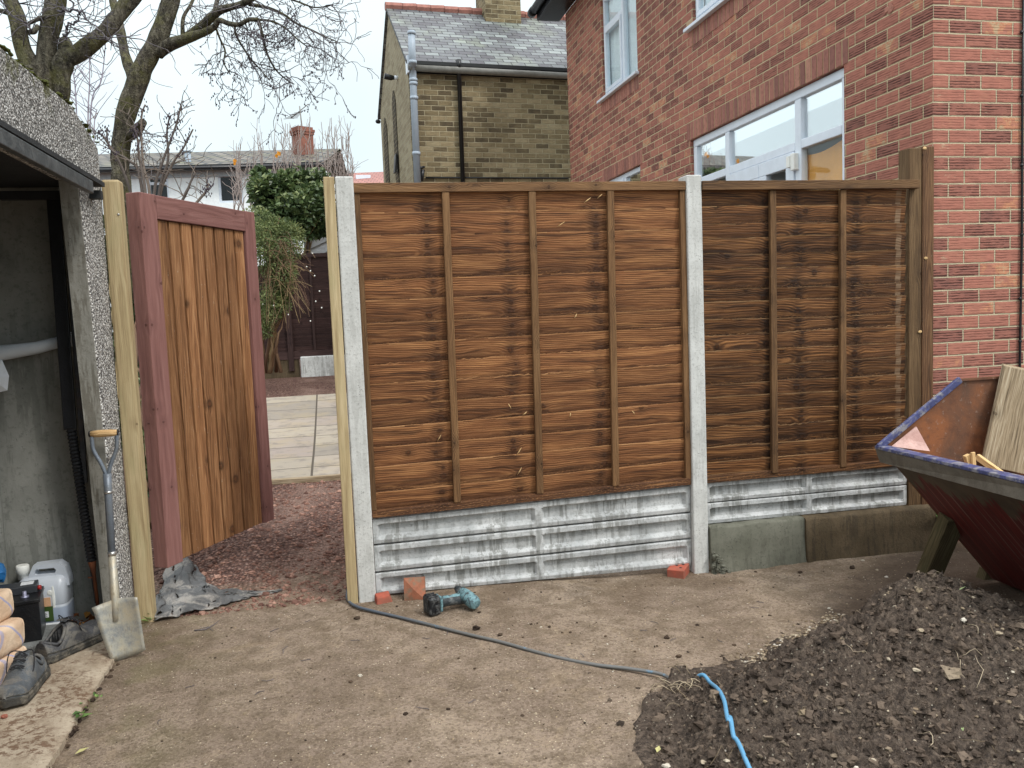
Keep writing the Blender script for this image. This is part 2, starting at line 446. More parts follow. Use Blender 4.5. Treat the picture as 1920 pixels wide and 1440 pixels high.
def slate_mat(name, ramp, moss, bw, rh, mossamt=.6, gap=.012):
    t = NT(name); s = t.sep(t.uv()); u, v = s[0], s[1]
    b = t.n('ShaderNodeTexBrick', offset=.5, offset_frequency=2)
    t.set(b.inputs['Vector'], t.comb(u, v)); b.inputs['Color1'].default_value = (0, 0, 0, 1); b.inputs['Color2'].default_value = (1, 1, 1, 1)
    b.inputs['Scale'].default_value = 1; b.inputs['Mortar Size'].default_value = gap; b.inputs['Brick Width'].default_value = bw; b.inputs['Row Height'].default_value = rh
    b.inputs['Mortar Smooth'].default_value = .3
    k = t.ramp(b.outputs['Color'], ramp)
    n = t.noise(t.comb(u, v), .9, 5, .65)
    k = t.mix(t.sm(n, .5, .62, 0., mossamt), k, moss)
    n3 = t.noise(t.comb(u, v), 14., 4, .7); k = t.mix(t.sm(n3, .56, .7, 0., .5), k, moss)
    n2 = t.noise(t.comb(t.m('MULTIPLY', u, .8), t.m('MULTIPLY', v, .5), 4.), 1., 4, .6)
    k = t.mix(t.sm(n2, .48, .6, 0., .6), k, ramp[0][1])
    k = t.mix(b.outputs['Fac'], k, S(30, 32, 34))
    ln = t.m('FRACT', t.m('DIVIDE', v, rh))
    h = t.m('SUBTRACT', t.m('ADD', t.m('MULTIPLY', ln, -.9), t.m('MULTIPLY', b.outputs['Color'], .5)), t.m('MULTIPLY', b.outputs['Fac'], .6))
    M[name] = t.out(k, .55, t.bump(h, .015), 0, .4)


slate_mat('slate', [(0., S(74, 72, 78)), (.4, S(94, 96, 100)), (.8, S(116, 121, 122)), (1., S(136, 143, 142))], S(136, 144, 126), .22, .115, .5, .007)
slate_mat('roof_tiles', [(0., S(80, 74, 64)), (.5, S(104, 96, 86)), (1., S(122, 114, 102))], S(98, 98, 66), .4, .48, .75, .06)
slate_mat('red_tiles', [(0., S(150, 96, 86)), (1., S(170, 112, 100))], S(150, 110, 90), .3, .3, .2)

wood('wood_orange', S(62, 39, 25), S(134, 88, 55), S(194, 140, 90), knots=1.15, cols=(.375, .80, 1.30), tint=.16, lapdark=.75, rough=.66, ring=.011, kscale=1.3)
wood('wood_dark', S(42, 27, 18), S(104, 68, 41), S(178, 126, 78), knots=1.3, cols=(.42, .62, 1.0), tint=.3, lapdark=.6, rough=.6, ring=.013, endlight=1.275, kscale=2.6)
wood('wood_batten', S(58, 40, 26), S(108, 78, 50), S(146, 112, 76), knots=.5, tint=.18, ring=.006)
wood('wood_batten_dark', S(48, 34, 23), S(94, 68, 44), S(140, 106, 70), knots=.5, tint=.2, ring=.006)
wood('wood_green', S(140, 118, 86), S(178, 158, 120), S(208, 190, 152), knots=.6, tint=.1, ring=.03, green=S(154, 150, 110), fine=.7, kscale=1.6)
wood('board_edge', S(112, 74, 46), S(160, 114, 74), S(194, 148, 102), knots=0, tint=.12, ring=.02)  # pale sawn edge; also paints the sky-lit highlight along board tops
wood('board_edge_dark', S(72, 52, 34), S(122, 92, 62), S(168, 132, 92), knots=0, tint=.2, ring=.02)  # same painted edge highlight for the dark panel
wood('wood_post_brown', S(50, 34, 23), S(94, 66, 44), S(130, 98, 68), knots=.9, tint=.2, ring=.012, scratch=.25)
wood('wood_post_pale', S(62, 46, 31), S(100, 77, 52), S(134, 108, 77), knots=.5, tint=.1, ring=.012)
wood('gate_board', S(80, 52, 33), S(140, 98, 64), S(182, 140, 100), knots=2., tint=.28, ring=.016, scratch=.8, kscale=1.9)
wood('gate_frame', S(112, 76, 71), S(134, 94, 88), S(150, 111, 104), knots=.5, tint=.08, ring=.03, fine=.7, scratch=.12)
wood('plank_weathered', S(84, 70, 52), S(146, 128, 102), S(186, 172, 148), knots=.6, tint=.1, ring=.016, scratch=.5, fine=1.6, kscale=1.5)
wood('fence_far', S(36, 24, 24), S(62, 44, 42), S(82, 62, 58), knots=.6, tint=.2, ring=.02)
wood('offcut', S(176, 140, 92), S(206, 172, 122), S(222, 192, 146), knots=.0, tint=.1, ring=.01)
wood('grip_wood', S(158, 124, 82), S(196, 160, 112), S(212, 180, 134), knots=0, tint=.05, ring=.01)
wood('prop_wood', S(58, 50, 36), S(96, 86, 62), S(128, 116, 88), knots=.6, tint=.1, ring=.012, green=S(92, 96, 66))

concrete('gravel_board', S(164, 166, 166), S(118, 118, 113), S(206, 207, 206), 1., .68, rough=.95, bd=.006)
concrete('post_concrete', S(190, 190, 186), S(140, 138, 132), S(212, 212, 208), 1.2, .25, pits=.8)
concrete('plinth_new', S(98, 98, 86), S(72, 71, 61), S(114, 113, 101), 1., .4, pits=.8)
concrete('plinth_old', S(78, 66, 48), S(54, 46, 36), S(98, 84, 64), 1.3, .5, pits=.6, bd=.008)
concrete('garage_inner', S(128, 129, 123), S(92, 94, 88), S(148, 148, 142), .7, .45)
concrete('jamb', S(134, 132, 124), S(94, 88, 76), S(156, 154, 146), 1., .6)
concrete('apron', S(144, 128, 108), S(108, 84, 66), S(182, 168, 148), 1.2, .9, bd=.008)
concrete('block_grey', S(108, 110, 108), S(76, 78, 76), S(140, 142, 140), 3., .3, bd=.008)
concrete('render_white', S(196, 198, 196), S(120, 118, 112), S(216, 218, 216), 1., .5)
concrete('lichen_wall', S(128, 134, 138), S(110, 116, 118), S(150, 156, 160), 1., .2)


def pebble_mat():
    t = NT('pebbledash'); p = t.pos(); q = t.sep(p)
    pw = t.n('ShaderNodeVectorMath', operation='ADD'); t.set(pw.inputs[0], p); t.set(pw.inputs[1], t.scale(t.noise(p, 60, 1, out='Color'), (.006, .006, .006)))
    c = t.vor(pw.outputs[0], 105, 'Color'); d = t.vor(pw.outputs[0], 105, 'Distance')
    r = t.sep(c)[0]
    k = t.ramp(r, [(0., S(84, 82, 82)), (.2, S(150, 146, 142)), (.5, S(200, 196, 190)), (.75, S(228, 224, 218)), (1., S(246, 244, 240))])
    k = t.mix(t.sm(d, .42, .7, 0., .85), k, S(74, 72, 70))
    # height weathering: sooty and mossy at the top
    top = t.sm(t.m('ADD', q[2], t.m('MULTIPLY', t.noise(p, 4, 3), .3)), 1.9, 2.5)
    k = t.mix(t.m('MULTIPLY', top, .3), k, S(104, 104, 100))
    ms = t.m('MULTIPLY', t.sm(t.noise(p, 11, 4, .7), .5, .6), t.sm(t.m('ADD', q[2], t.m('MULTIPLY', t.noise(p, 9, 2), .12)), 2.42, 2.56))
    k = t.mix(t.m('MULTIPLY', ms, .9), k, S(84, 84, 36))
    M['pebbledash'] = t.out(k, .8, t.bump(t.m('MULTIPLY', d, -1.), .008), 0, .3)


pebble_mat()


def ground_mat():
    t = NT('ground_earth'); p = t.pos(); q = t.sep(p)
    n1 = t.noise(p, 1.3, 5, .6); n2 = t.noise(p, 9, 5, .65); n3 = t.noise(p, 70, 4, .7)
    k = t.ramp(n1, [(.3, S(127, 111, 97)), (.48, S(148, 131, 115)), (.62, S(162, 145, 127)), (.75, S(145, 131, 117))])
    k = t.mix(t.sm(n2, .42, .62, 0., .5), k, S(100, 86, 68))
    k = t.mix(t.sm(n3, .48, .64, 0., .65), k, S(92, 78, 64))
    k = t.mix(t.sm(t.noise(p, 26, 5, .75, .6), .54, .66, 0., .4), k, S(88, 72, 58))
    k = t.mix(t.sm(t.noise(p, 5, 6, .75, .8), .54, .66, 0., .3), k, S(168, 148, 122))
    k = t.mix(t.sm(t.noise(p, 110, 3, .7), .55, .65, 0., .55), k, S(178, 160, 134))
    k = t.mix(t.sm(t.noise(p, 42, 4, .8), .54, .62, 0., .4), k, S(94, 78, 63))
    # damp dark trodden patches and algae near the garage
    gr = t.m('MULTIPLY', t.sm(q[0], -1.2, -.5, 1., 0.), t.sm(t.noise(p, 4, 4), .45, .6))
    k = t.mix(t.m('MULTIPLY', gr, .45), k, S(104, 100, 64))
    wet = t.m('MULTIPLY', t.sm(t.noise(p, 2.2, 4, .6), .45, .6), t.sm(q[1], -1.2, .4, 0., 1.))
    k = t.mix(t.m('MULTIPLY', wet, .5), k, S(92, 74, 56))
    hx = t.m('SUBTRACT', t.m('ADD', t.m('MULTIPLY', q[0], .62), t.m('MULTIPLY', q[1], -.80)), 1.78)
    tram = t.m('MULTIPLY', t.sm(t.m('ADD', hx, t.m('MULTIPLY', t.m('SUBTRACT', t.noise(p, 6, 5, .7), .5), .5)), .06, .34), .75)
    k = t.mix(tram, k, S(82, 70, 60))
    # chips of stone
    cv = t.vor(p, 55, 'Color'); cd = t.vor(p, 55, 'Distance'); cr = t.sep(cv)
    chip = t.m('MULTIPLY', t.sm(cd, .16, .24, 1., 0.), t.m('MULTIPLY', t.sm(cr[0], .90, .92), t.sm(n2, .35, .55)))
    k = t.mix(chip, k, t.ramp(cr[1], [(0., S(226, 214, 190)), (.6, S(196, 170, 130)), (1., S(236, 232, 222))]))
    cv2 = t.vor(p, 100, 'Color'); cd2 = t.vor(p, 100, 'Distance'); cr2 = t.sep(cv2)
    chip2 = t.m('MULTIPLY', t.sm(cd2, .2, .3, 1., 0.), t.m('MULTIPLY', t.sm(cr2[0], .86, .88), t.sm(n2, .6, .42)))
    k = t.mix(chip2, k, t.ramp(cr2[1], [(0., S(80, 64, 50)), (.5, S(206, 190, 158)), (1., S(226, 214, 190))]))
    # crushed red brick gravel beyond the gateway
    bx = t.m('ADD', q[1], t.m('MULTIPLY', t.m('SUBTRACT', t.noise(p, 3, 4), .5), 1.1))
    red = t.sm(bx, .05, .75)
    gv = t.vor(p, 52, 'Color'); gd = t.vor(p, 52, 'Distance'); gs = t.sep(gv)
    rc = t.ramp(gs[0], [(0., S(92, 68, 60)), (.4, S(132, 101, 90)), (.75, S(154, 120, 107)), (1., S(180, 150, 136))])
    rc = t.mix(t.sm(gd, .3, .6, 0., .6), rc, S(66, 46, 42))
    tr = t.m('MULTIPLY', t.sm(t.noise(p, 1.6, 3), .42, .6), t.sm(q[0], -.75, -.45, 0., 1.))
    rc = t.mix(t.m('MULTIPLY', tr, .55), rc, S(168, 140, 126))
    k = t.mix(red, k, rc)
    h = t.m('ADD', t.m('MULTIPLY', n3, .5), t.m('ADD', t.m('MULTIPLY', n2, .8), t.m('MULTIPLY', chip, .4)))
    h = t.m('SUBTRACT', h, t.m('MULTIPLY', t.m('MULTIPLY', red, gd), 1.5))
    M['ground'] = t.out(k, .9, t.bump(h, .026), 0, .2)


ground_mat()


PJ = -on(2, .3, 590, 810).x + 9.


def patio_mat():
    t = NT('patio_slabs'); s = t.sep(t.uv()); u, v = s[0], s[1]
    b = t.n('ShaderNodeTexBrick', offset=0., offset_frequency=2)
    t.set(b.inputs['Vector'], t.comb(t.m('ADD', u, PJ), v)); b.inputs['Color1'].default_value = (0, 0, 0, 1); b.inputs['Color2'].default_value = (1, 1, 1, 1)
    b.inputs['Scale'].default_value = 1; b.inputs['Mortar Size'].default_value = .010; b.inputs['Brick Width'].default_value = .9; b.inputs['Row Height'].default_value = .6
    k = t.ramp(b.outputs['Color'], [(0., S(136, 128, 118)), (.5, S(164, 154, 138)), (1., S(150, 138, 130))])
    n = t.noise(t.comb(u, v), 2.2, 5, .7); k = t.mix(t.sm(n, .45, .65, 0., .4), k, S(162, 146, 114))
    n = t.noise(t.comb(u, v, 3.), 5, 5, .7); k = t.mix(t.sm(n, .48, .66, 0., .8), k, S(126, 118, 110))
    k = t.mix(b.outputs['Fac'], k, S(84, 76, 66))
    M['patio'] = t.out(k, .85, t.bump(t.m('MULTIPLY', b.outputs['Fac'], -1.), .01), 0, .3)


patio_mat()


def soil_mat():
    t = NT('soil'); p = t.pos()
    n1 = t.noise(p, 5, 5, .7); n2 = t.noise(p, 45, 5, .75); n3 = t.noise(p, 140, 3, .7)
    k = t.ramp(n2, [(.36, S(50, 42, 36)), (.5, S(94, 81, 70)), (.64, S(134, 118, 103))])
    k = t.mix(t.sm(n1, .4, .65, 0., .45), k, S(92, 78, 68))
    k = t.mix(t.sm(n3, .6, .72, 0., .55), k, S(128, 114, 98))
    cv = t.vor(p, 75, 'Color'); cd = t.vor(p, 75, 'Distance'); cr = t.sep(cv)
    chip = t.m('MULTIPLY', t.sm(cd, .2, .28, 1., 0.), t.sm(cr[0], .88, .9))
    k = t.mix(chip, k, S(190, 180, 160))
    h = t.m('ADD', t.m('MULTIPLY', n2, 1.), t.m('MULTIPLY', n3, .4))
    M['soil'] = t.out(k, .8, t.bump(h, .035), 0, .35)


soil_mat()


def rmat(name, stops, rough=.6, trans=0., spec=.4, nscale=0):
    t = NT(name); k = t.ramp(t.rnd(), stops)
    if nscale:
        n = t.noise(t.pos(), nscale, 4, .7); k = t.mix(t.sm(n, .45, .7, 0., .5), k, tuple(x * .55 for x in stops[0][1][:3]) + (1,))
    M[name] = t.out(k, rough, t.bump(t.noise(t.pos(), 90, 3), .003) if nscale else None, 0, spec, trans)


rmat('clods', [(0., S(50, 42, 36)), (.5, S(86, 74, 64)), (.92, S(110, 96, 83)), (1., S(134, 120, 102))], .85, nscale=60, spec=.2)
rmat('stones', [(0., S(112, 96, 78)), (.5, S(154, 138, 114)), (.85, S(180, 168, 148)), (1., S(214, 208, 196))], .75, nscale=50, spec=.25)
rmat('dark_bits', [(0., S(50, 40, 34)), (1., S(92, 76, 62))], .9, nscale=40, spec=.2)
rmat('red_chips', [(0., S(92, 66, 58)), (.5, S(134, 99, 86)), (1., S(170, 134, 118))], .9, nscale=40, spec=.2)
rmat('roots', [(0., S(120, 104, 82)), (1., S(186, 170, 144))], .8)
rmat('ivy_leaf', [(0., S(36, 48, 32)), (.4, S(66, 84, 52)), (.7, S(106, 124, 78)), (1., S(182, 188, 136))], .4, .2)
rmat('shrub_leaf', [(0., S(66, 82, 52)), (.5, S(108, 122, 76)), (.85, S(146, 150, 96)), (1., S(200, 198, 150))], .6, .25)
rmat('shrub_twig', [(0., S(86, 60, 48)), (.6, S(124, 98, 74)), (1., S(160, 140, 100))], .8)
rmat('shrub_bark', [(0., S(84, 76, 72)), (1., S(128, 114, 102))], .85)
rmat('weed_leaf', [(0., S(62, 96, 44)), (1., S(140, 172, 96))], .5, .3)
rmat('dry_leaf', [(0., S(110, 64, 36)), (.5, S(146, 92, 52)), (1., S(190, 140, 70))], .7, .2)
rmat('pale_green_leaf', [(0., S(150, 172, 116)), (1., S(168, 186, 132))], .6, .2)
rmat('pale_leaf', [(0., S(196, 190, 130)), (1., S(214, 208, 150))], .6, .2)
rmat('orange_leaf', [(0., S(206, 134, 40)), (1., S(232, 160, 60))], .6, .3)
rmat('bud', [(0., S(52, 44, 56)), (1., S(84, 74, 84))], .8)
rmat('twig', [(0., S(74, 70, 78)), (1., S(108, 102, 104))], .8)
rmat('pale_twig', [(0., S(136, 132, 148)), (1., S(168, 160, 168))], .8)
rmat('whip', [(0., S(132, 118, 112)), (1., S(166, 154, 148))], .8)


def bark_mat():
    t = NT('bark'); p = t.pos()
    n1 = t.noise(t.scale(p, (1, 1, .35)), 26, 5, .7); n2 = t.noise(p, 5, 5, .7); n3 = t.noise(p, 60, 3, .7)
    k = t.ramp(n1, [(.34, S(40, 37, 32)), (.5, S(86, 81, 70)), (.66, S(126, 120, 104))])
    k = t.mix(t.sm(n2, .45, .62, 0., .65), k, S(104, 102, 62))
    k = t.mix(t.sm(n3, .6, .7, 0., .6), k, S(156, 152, 136))
    k = t.mix(t.sm(t.noise(p, 13, 5, .75), .56, .64, 0., .75), k, S(38, 36, 32))
    M['bark'] = t.out(k, .9, t.bump(t.m('ADD', n1, t.m('MULTIPLY', n3, .5)), .05), 0, .2)


bark_mat()
plain('upvc', S(222, 230, 240), .3, .04, bump=0, spec=.5)
plain('house_white', S(242, 248, 250), .7, .05)
plain('fascia', S(170, 178, 184), .6, .05)
plain('black_plastic', S(26, 27, 30), .35, .2)
plain('black_gutter', S(30, 31, 34), .3, .2, bump=0)
plain('gutter_grey', S(120, 118, 112), .35, .15, bump=0)
plain('grey_pipe', S(160, 172, 184), .45, .06, bump=0)
plain('ridge_tile', S(160, 110, 98), .8, .2)
plain('dark_steel', S(60, 62, 66), .5, .3, metal=.3, dirt=S(88, 66, 50), dirtamt=.4)
plain('door_paint', S(62, 66, 68), .5, .2, dirt=S(110, 112, 112), dirtamt=.4, dscale=14)
plain('door_under', S(40, 42, 44), .7, .2)
plain('rust', S(112, 64, 38), .85, .35, dirt=S(84, 46, 30))
plain('shovel_grey', S(112, 120, 130), .4, .1, metal=.2, dirt=S(130, 124, 110), dirtamt=.35)
plain('grip_cap', S(24, 24, 26), .4, .1)
plain('sheet_plastic', S(84, 84, 84), .5, .3, dirt=S(158, 152, 144), dirtamt=.8, dscale=7, bump=.004)
plain('terracotta', S(158, 100, 76), .85, .25, dirt=S(132, 108, 88), dirtamt=1., dscale=18)
plain('brick_bright', S(164, 84, 66), .85, .2, dirt=S(130, 96, 80), dirtamt=.5)
plain('shoe_leather', S(70, 70, 72), .55, .3, 20, dirt=S(124, 119, 110), dirtamt=.6, dscale=16, bump=.003)
plain('shoe_dusty', S(84, 88, 92), .7, .2, 20, dirt=S(128, 122, 112), dirtamt=.6, dscale=16, bump=.003)
plain('shoe_sole', S(62, 60, 56), .75, .2, 30, dirt=S(128, 120, 106), dirtamt=.6, dscale=22, bump=.003)
plain('lace', S(40, 40, 44), .8, .2)
plain('shoe_lining', S(15, 15, 16), .9, .2)
plain('battery_case', S(24, 25, 28), .35, .2, dirt=S(70, 68, 64), dirtamt=.35)
plain('battery_lid', S(52, 54, 58), .45, .2)
plain('terminal_red', S(170, 40, 36), .5, .1)
plain('lead', S(140, 140, 160), .4, .2, metal=.6)
plain('label_green', S(62, 84, 38), .5, .1)
plain('label_white', S(226, 228, 230), .5, .04, bump=0)
plain('label_tan', S(214, 168, 130), .5, .08)
plain('print_dark', S(70, 74, 80), .6, .1, bump=0)
plain('cap_white', S(236, 236, 230), .4, .03, bump=0)
plain('pipe_white', S(204, 210, 216), .4, .06, bump=0)
plain('bag_white', S(226, 230, 236), .45, .06)
plain('blue_plastic', S(40, 110, 170), .4, .1)
plain('drill_teal', S(112, 146, 152), .65, .3, 60, dirt=S(62, 72, 76), dirtamt=1., dscale=46)
plain('drill_dark', S(46, 52, 56), .6, .25, 30, dirt=S(150, 150, 146), dirtamt=.35, dscale=34)
plain('drill_black', S(22, 24, 28), .4, .2, dirt=S(150, 150, 148), dirtamt=.25, dscale=40)
plain('skip_grey', S(112, 106, 96), .6, .2, dirt=S(80, 72, 62), dirtamt=.5)
plain('skip_blue', S(70, 75, 116), .45, .3, 18, dirt=S(140, 138, 142), dirtamt=.9, dscale=20)
plain('gusset', S(206, 168, 158), .6, .15, dirt=S(140, 92, 80), dirtamt=.5)
plain('screw', S(190, 188, 184), .3, .1, metal=.8, bump=0)
plain('curtain', S(236, 240, 244), .9, .03, bump=0)
plain('orange_board', S(244, 170, 84), .6, .12, 3)
plain('room_white', S(224, 226, 226), .9, .03, bump=0)
plain('dark_room', S(40, 40, 42), .9, .1, bump=0)
plain('white_board', S(226, 230, 236), .6, .04)
plain('moss', S(88, 92, 40), .95, .3, 40, bump=.006)


def shovel_blade_mat():
    t = NT('blade_steel'); p = t.pos(); n = t.noise(p, 11, 6, .72); n2 = t.noise(t.scale(p, (1, 1, .2)), 60, 4, .7)
    k = t.ramp(n, [(.32, S(120, 126, 132)), (.5, S(170, 166, 154)), (.62, S(186, 176, 154)), (.75, S(142, 130, 108))])
    k = t.mix(t.sm(n2, .56, .7, 0., .5), k, S(120, 104, 84))
    M['blade'] = t.out(k, .5, t.bump(n, .003), .35, .4)


shovel_blade_mat()


def skip_out_mat():
    t = NT('skip_red'); s = t.sep(t.uv()); u, v = s[0], s[1]
    n = t.noise(t.comb(t.m('MULTIPLY', u, 16.), t.m('MULTIPLY', v, .7)), 1., 3, .6)
    edge = t.m('ADD', v, t.m('MULTIPLY', t.m('SUBTRACT', n, .5), .55))
    f = t.sm(edge, .24, .28)
    k = t.mix(t.sm(t.noise(t.pos(), 8, 5), .4, .65), S(104, 92, 78), S(84, 74, 64))
    red = t.mix(t.sm(t.noise(t.comb(t.m('MULTIPLY', u, 40.), t.m('MULTIPLY', v, 2.)), 1., 3), .35, .6), S(116, 44, 42), S(92, 34, 36))
    sc_ = t.noise(t.comb(t.m('MULTIPLY', u, 90.), t.m('MULTIPLY', v, 1.2)), 1., 2)
    red = t.mix(t.sm(sc_, .60, .66, 0., .75), red, S(158, 132, 126))
    k = t.mix(f, k, red)
    M['skip_red'] = t.out(k, .45, None, 0, .4)


skip_out_mat()


def skip_in_mat():
    t = NT('skip_rust'); p = t.pos(); n = t.noise(p, 5, 6, .65, .4); n2 = t.noise(p, 30, 5, .75)
    k = t.ramp(n, [(.3, S(92, 70, 58)), (.48, S(118, 80, 58)), (.64, S(146, 92, 58)), (.78, S(122, 88, 72))])
    k = t.mix(t.sm(n2, .58, .68, 0., .7), k, S(162, 146, 134))
    sc2 = t.noise(t.scale(p, (1, 1, 9)), 12, 4, .8)
    k = t.mix(t.sm(sc2, .6, .68, 0., .5), k, S(74, 52, 42))
    k = t.mix(t.sm(t.noise(p, 12, 4), .5, .7, 0., .5), k, S(84, 56, 44))
    M['skip_rust'] = t.out(k, .6, t.bump(n2, .002), .15, .4)


skip_in_mat()


def jug_mat():
    t = NT('jug_plastic'); z = t.sep(t.pos())[2]
    k = t.mix(t.sm(z, .155, .165, 1., 0.), S(224, 230, 238), S(176, 188, 206))
    M['jug'] = t.out(k, .3, None, 0, .5, .25)


jug_mat()


def sack_mat():
    t = NT('sack_paper'); s = t.sep(t.uv()); u, v = s[0], s[1]
    k = t.mix(t.sm(t.noise(t.pos(), 9, 4), .35, .65), S(202, 172, 144), S(222, 197, 170))
    w1 = t.m('SUBTRACT', u, t.m('ADD', .075, t.m('MULTIPLY', t.m('SINE', t.m('MULTIPLY', v, 9.)), .05)))
    band = t.m('MULTIPLY', t.sm(t.m('ABSOLUTE', w1), .004, .007, 1., 0.), .6)
    w2 = t.m('SUBTRACT', u, t.m('ADD', .19, t.m('MULTIPLY', t.m('SINE', t.m('ADD', t.m('MULTIPLY', v, 11.), 1.)), .04)))
    band2 = t.m('MULTIPLY', t.sm(t.m('ABSOLUTE', w2), .007, .012, 1., 0.), .45)
    k = t.mix(t.m('MAXIMUM', band, band2), k, S(120, 146, 206))
    wr = t.noise(t.pos(), 24, 4, .6, .5)
    M['sack'] = t.out(k, .8, t.bump(wr, .006), 0, .3)


sack_mat()


def hose_mat():
    t = NT('hose_blue'); p = t.pos(); q = t.sep(p)
    clean = t.sm(q[1], -1.5, -1.35, 1., 0.)
    n = t.noise(p, 12, 5, .7)
    k = t.mix(t.sm(t.m('ADD', n, t.m('MULTIPLY', clean, .4)), .62, .78), S(108, 108, 106), S(96, 152, 188))
    k = t.mix(t.m('MULTIPLY', t.sm(q[0], -.1, .4, 1., 0.), .6), k, S(62, 82, 104))
    M['hose'] = t.out(k, .45, None, 0, .4)


hose_mat()


def glass_mat(name, tint, refl):
    t = NT(name)
    g = t.n('ShaderNodeBsdfGlossy'); g.inputs['Roughness'].default_value = .015; g.inputs['Color'].default_value = tint
    tr = t.n('ShaderNodeBsdfTransparent'); tr.inputs['Color'].default_value = (.93, .96, .96, 1)
    lw = t.n('ShaderNodeLayerWeight'); lw.inputs['Blend'].default_value = .5
    f = t.m('ADD', t.m('MULTIPLY', t.m('POWER', lw.outputs['Facing'], 4.), .4), refl, clamp=True)
    ms = t.n('ShaderNodeMixShader'); t.set(ms.inputs[0], f); t.t.links.new(tr.outputs[0], ms.inputs[1]); t.t.links.new(g.outputs[0], ms.inputs[2])
    o = t.n('ShaderNodeOutputMaterial'); t.t.links.new(ms.outputs[0], o.inputs[0]); M[name] = t.mat


glass_mat('glass', (.95, .98, 1, 1), .03)
glass_mat('glass_bright', (.97, .99, 1, 1), .55)

# ------------------------------------------------------------------ ground, patio, slab
def dip(x, y): return -.05 * smooth(.7, 1.8, x) * smooth(-2.6, -1.2, y)


def gz(x, y):
    z = .13 * smooth(.25, 1.3, y) + .06 * smooth(1.3, 3.3, y) + .34 * smooth(3.6, 10.5, y)
    z += dip(x, y)
    z += .010 * mn.noise(Vector((x * 1.3, y * 1.3, 0))) + .004 * mn.noise(Vector((x * 6, y * 6, 3)))
    return z


def arr(segs):
    out = []
    for a, b, st in segs:
        k = max(1, round((b - a) / st)); out += [a + (b - a) * i / k for i in range(k)]
    return out + [segs[-1][1]]


def sheet(name, xs, ys, zf, mat, uvf=None, kind='structure'):
    b = MB(); nx = len(xs)
    for y in ys:
        for x in xs: b.v.append(Vector((x, y, zf(x, y))))
    for j in range(len(ys) - 1):
        for i in range(nx - 1):
            q = [j * nx + i, j * nx + i + 1, (j + 1) * nx + i + 1, (j + 1) * nx + i]
            b.face(q, [(b.v[k].x, b.v[k].y) for k in q], 0, 0, True)
    o = b.build(name, mat); tag(o, kind=kind); return o


sheet('ground', arr([(-150, -9, 30), (-9, -1.24, .4), (-1.24, 3.6, .03), (3.6, 9, .6), (9, 150, 30)]),
      arr([(-150, -7, 40), (-7, -3.2, .3), (-3.2, 3.6, .03), (3.6, 14, .3), (14, 60, 6), (60, 250, 40)]), lambda x, y: gz(x, y) - (.1 if x < -1.23 and y < .3 else 0), M['ground'])
PY0 = on(2, .2, 575, 896).y; PY1 = on(2, .42, 575, 744).y
sheet('patio', arr([(-3.2, 3.2, .4)]), arr([(PY0, PY1, .4)]), lambda x, y: gz(x, y) * .999 + .035, M['patio'])
b = MB(); b.box(-3.2, 3.2, PY0 - .06, PY0 - .004, .05, .215, 0)
tag(b.build('edging_board', M['plank_weathered'], bevel=.006), 'weathered timber edging board along the near edge of the patio slabs', 'edging')
# garage slab with a worn edge
b = MB(); xs = arr([(-5, -1.6, .4), (-1.6, -1.205, .03)]); ys = arr([(-6.5, -2.4, .2), (-2.4, .05, .03)])
nx = len(xs)
for y in ys:
    for i, x in enumerate(xs):
        ex = x + (.012 * mn.noise(Vector((y * 5, 0, 1))) + .014 * mn.noise(Vector((y * 17, 2, 0))) if i == nx - 1 else 0)
        dz = .03 + .005 * mn.noise(Vector((x * 4, y * 4, 9)))
        if x > -1.26: dz -= .012 * (x + 1.26) / .05
        b.v.append(Vector((ex, y, dz)))
n0 = len(b.v)
for y in ys: b.v.append(Vector((-1.2 + .012 * mn.noise(Vector((y * 7, 3, 1))), y, -.03)))
for j in range(len(ys) - 1):
    for i in range(nx - 1): b.face([j * nx + i, j * nx + i + 1, (j + 1) * nx + i + 1, (j + 1) * nx + i], None, 0, 0, True)
    b.face([j * nx + nx - 1, n0 + j, n0 + j + 1, (j + 1) * nx + nx - 1])
tag(b.build('garage_floor', M['apron']), kind='structure')

# ------------------------------------------------------------------ fence: concrete posts, gravel boards, panels
def concrete_post(name, x0, x1, z1, lab, zb=-.3, lean=0.):
    b = MB(); y0, y1 = -.03, .085
    zs = [zb, .0, .6, 1.2, 1.8, z1 - .012]
    b.hexa([(x0, y0, zb), (x1, y0, zb), (x1, y1, zb), (x0, y1, zb), (x0 + lean, y0, z1), (x1 + lean, y0, z1), (x1 + lean, y1, z1), (x0 + lean, y1, z1)], 2)
    o = b.build(name, M['post_concrete'], bevel=.007); tag(o, lab, 'fence post', 'concrete posts of the new fence')


concrete_post('concrete_post', -.094, -.002, 2.238, 'pale concrete fence post beside the gateway, at the left end of the orange panel')
concrete_post('concrete_post', 1.834, 1.926, 2.238, 'pale concrete fence post between the orange and the dark brown panels')


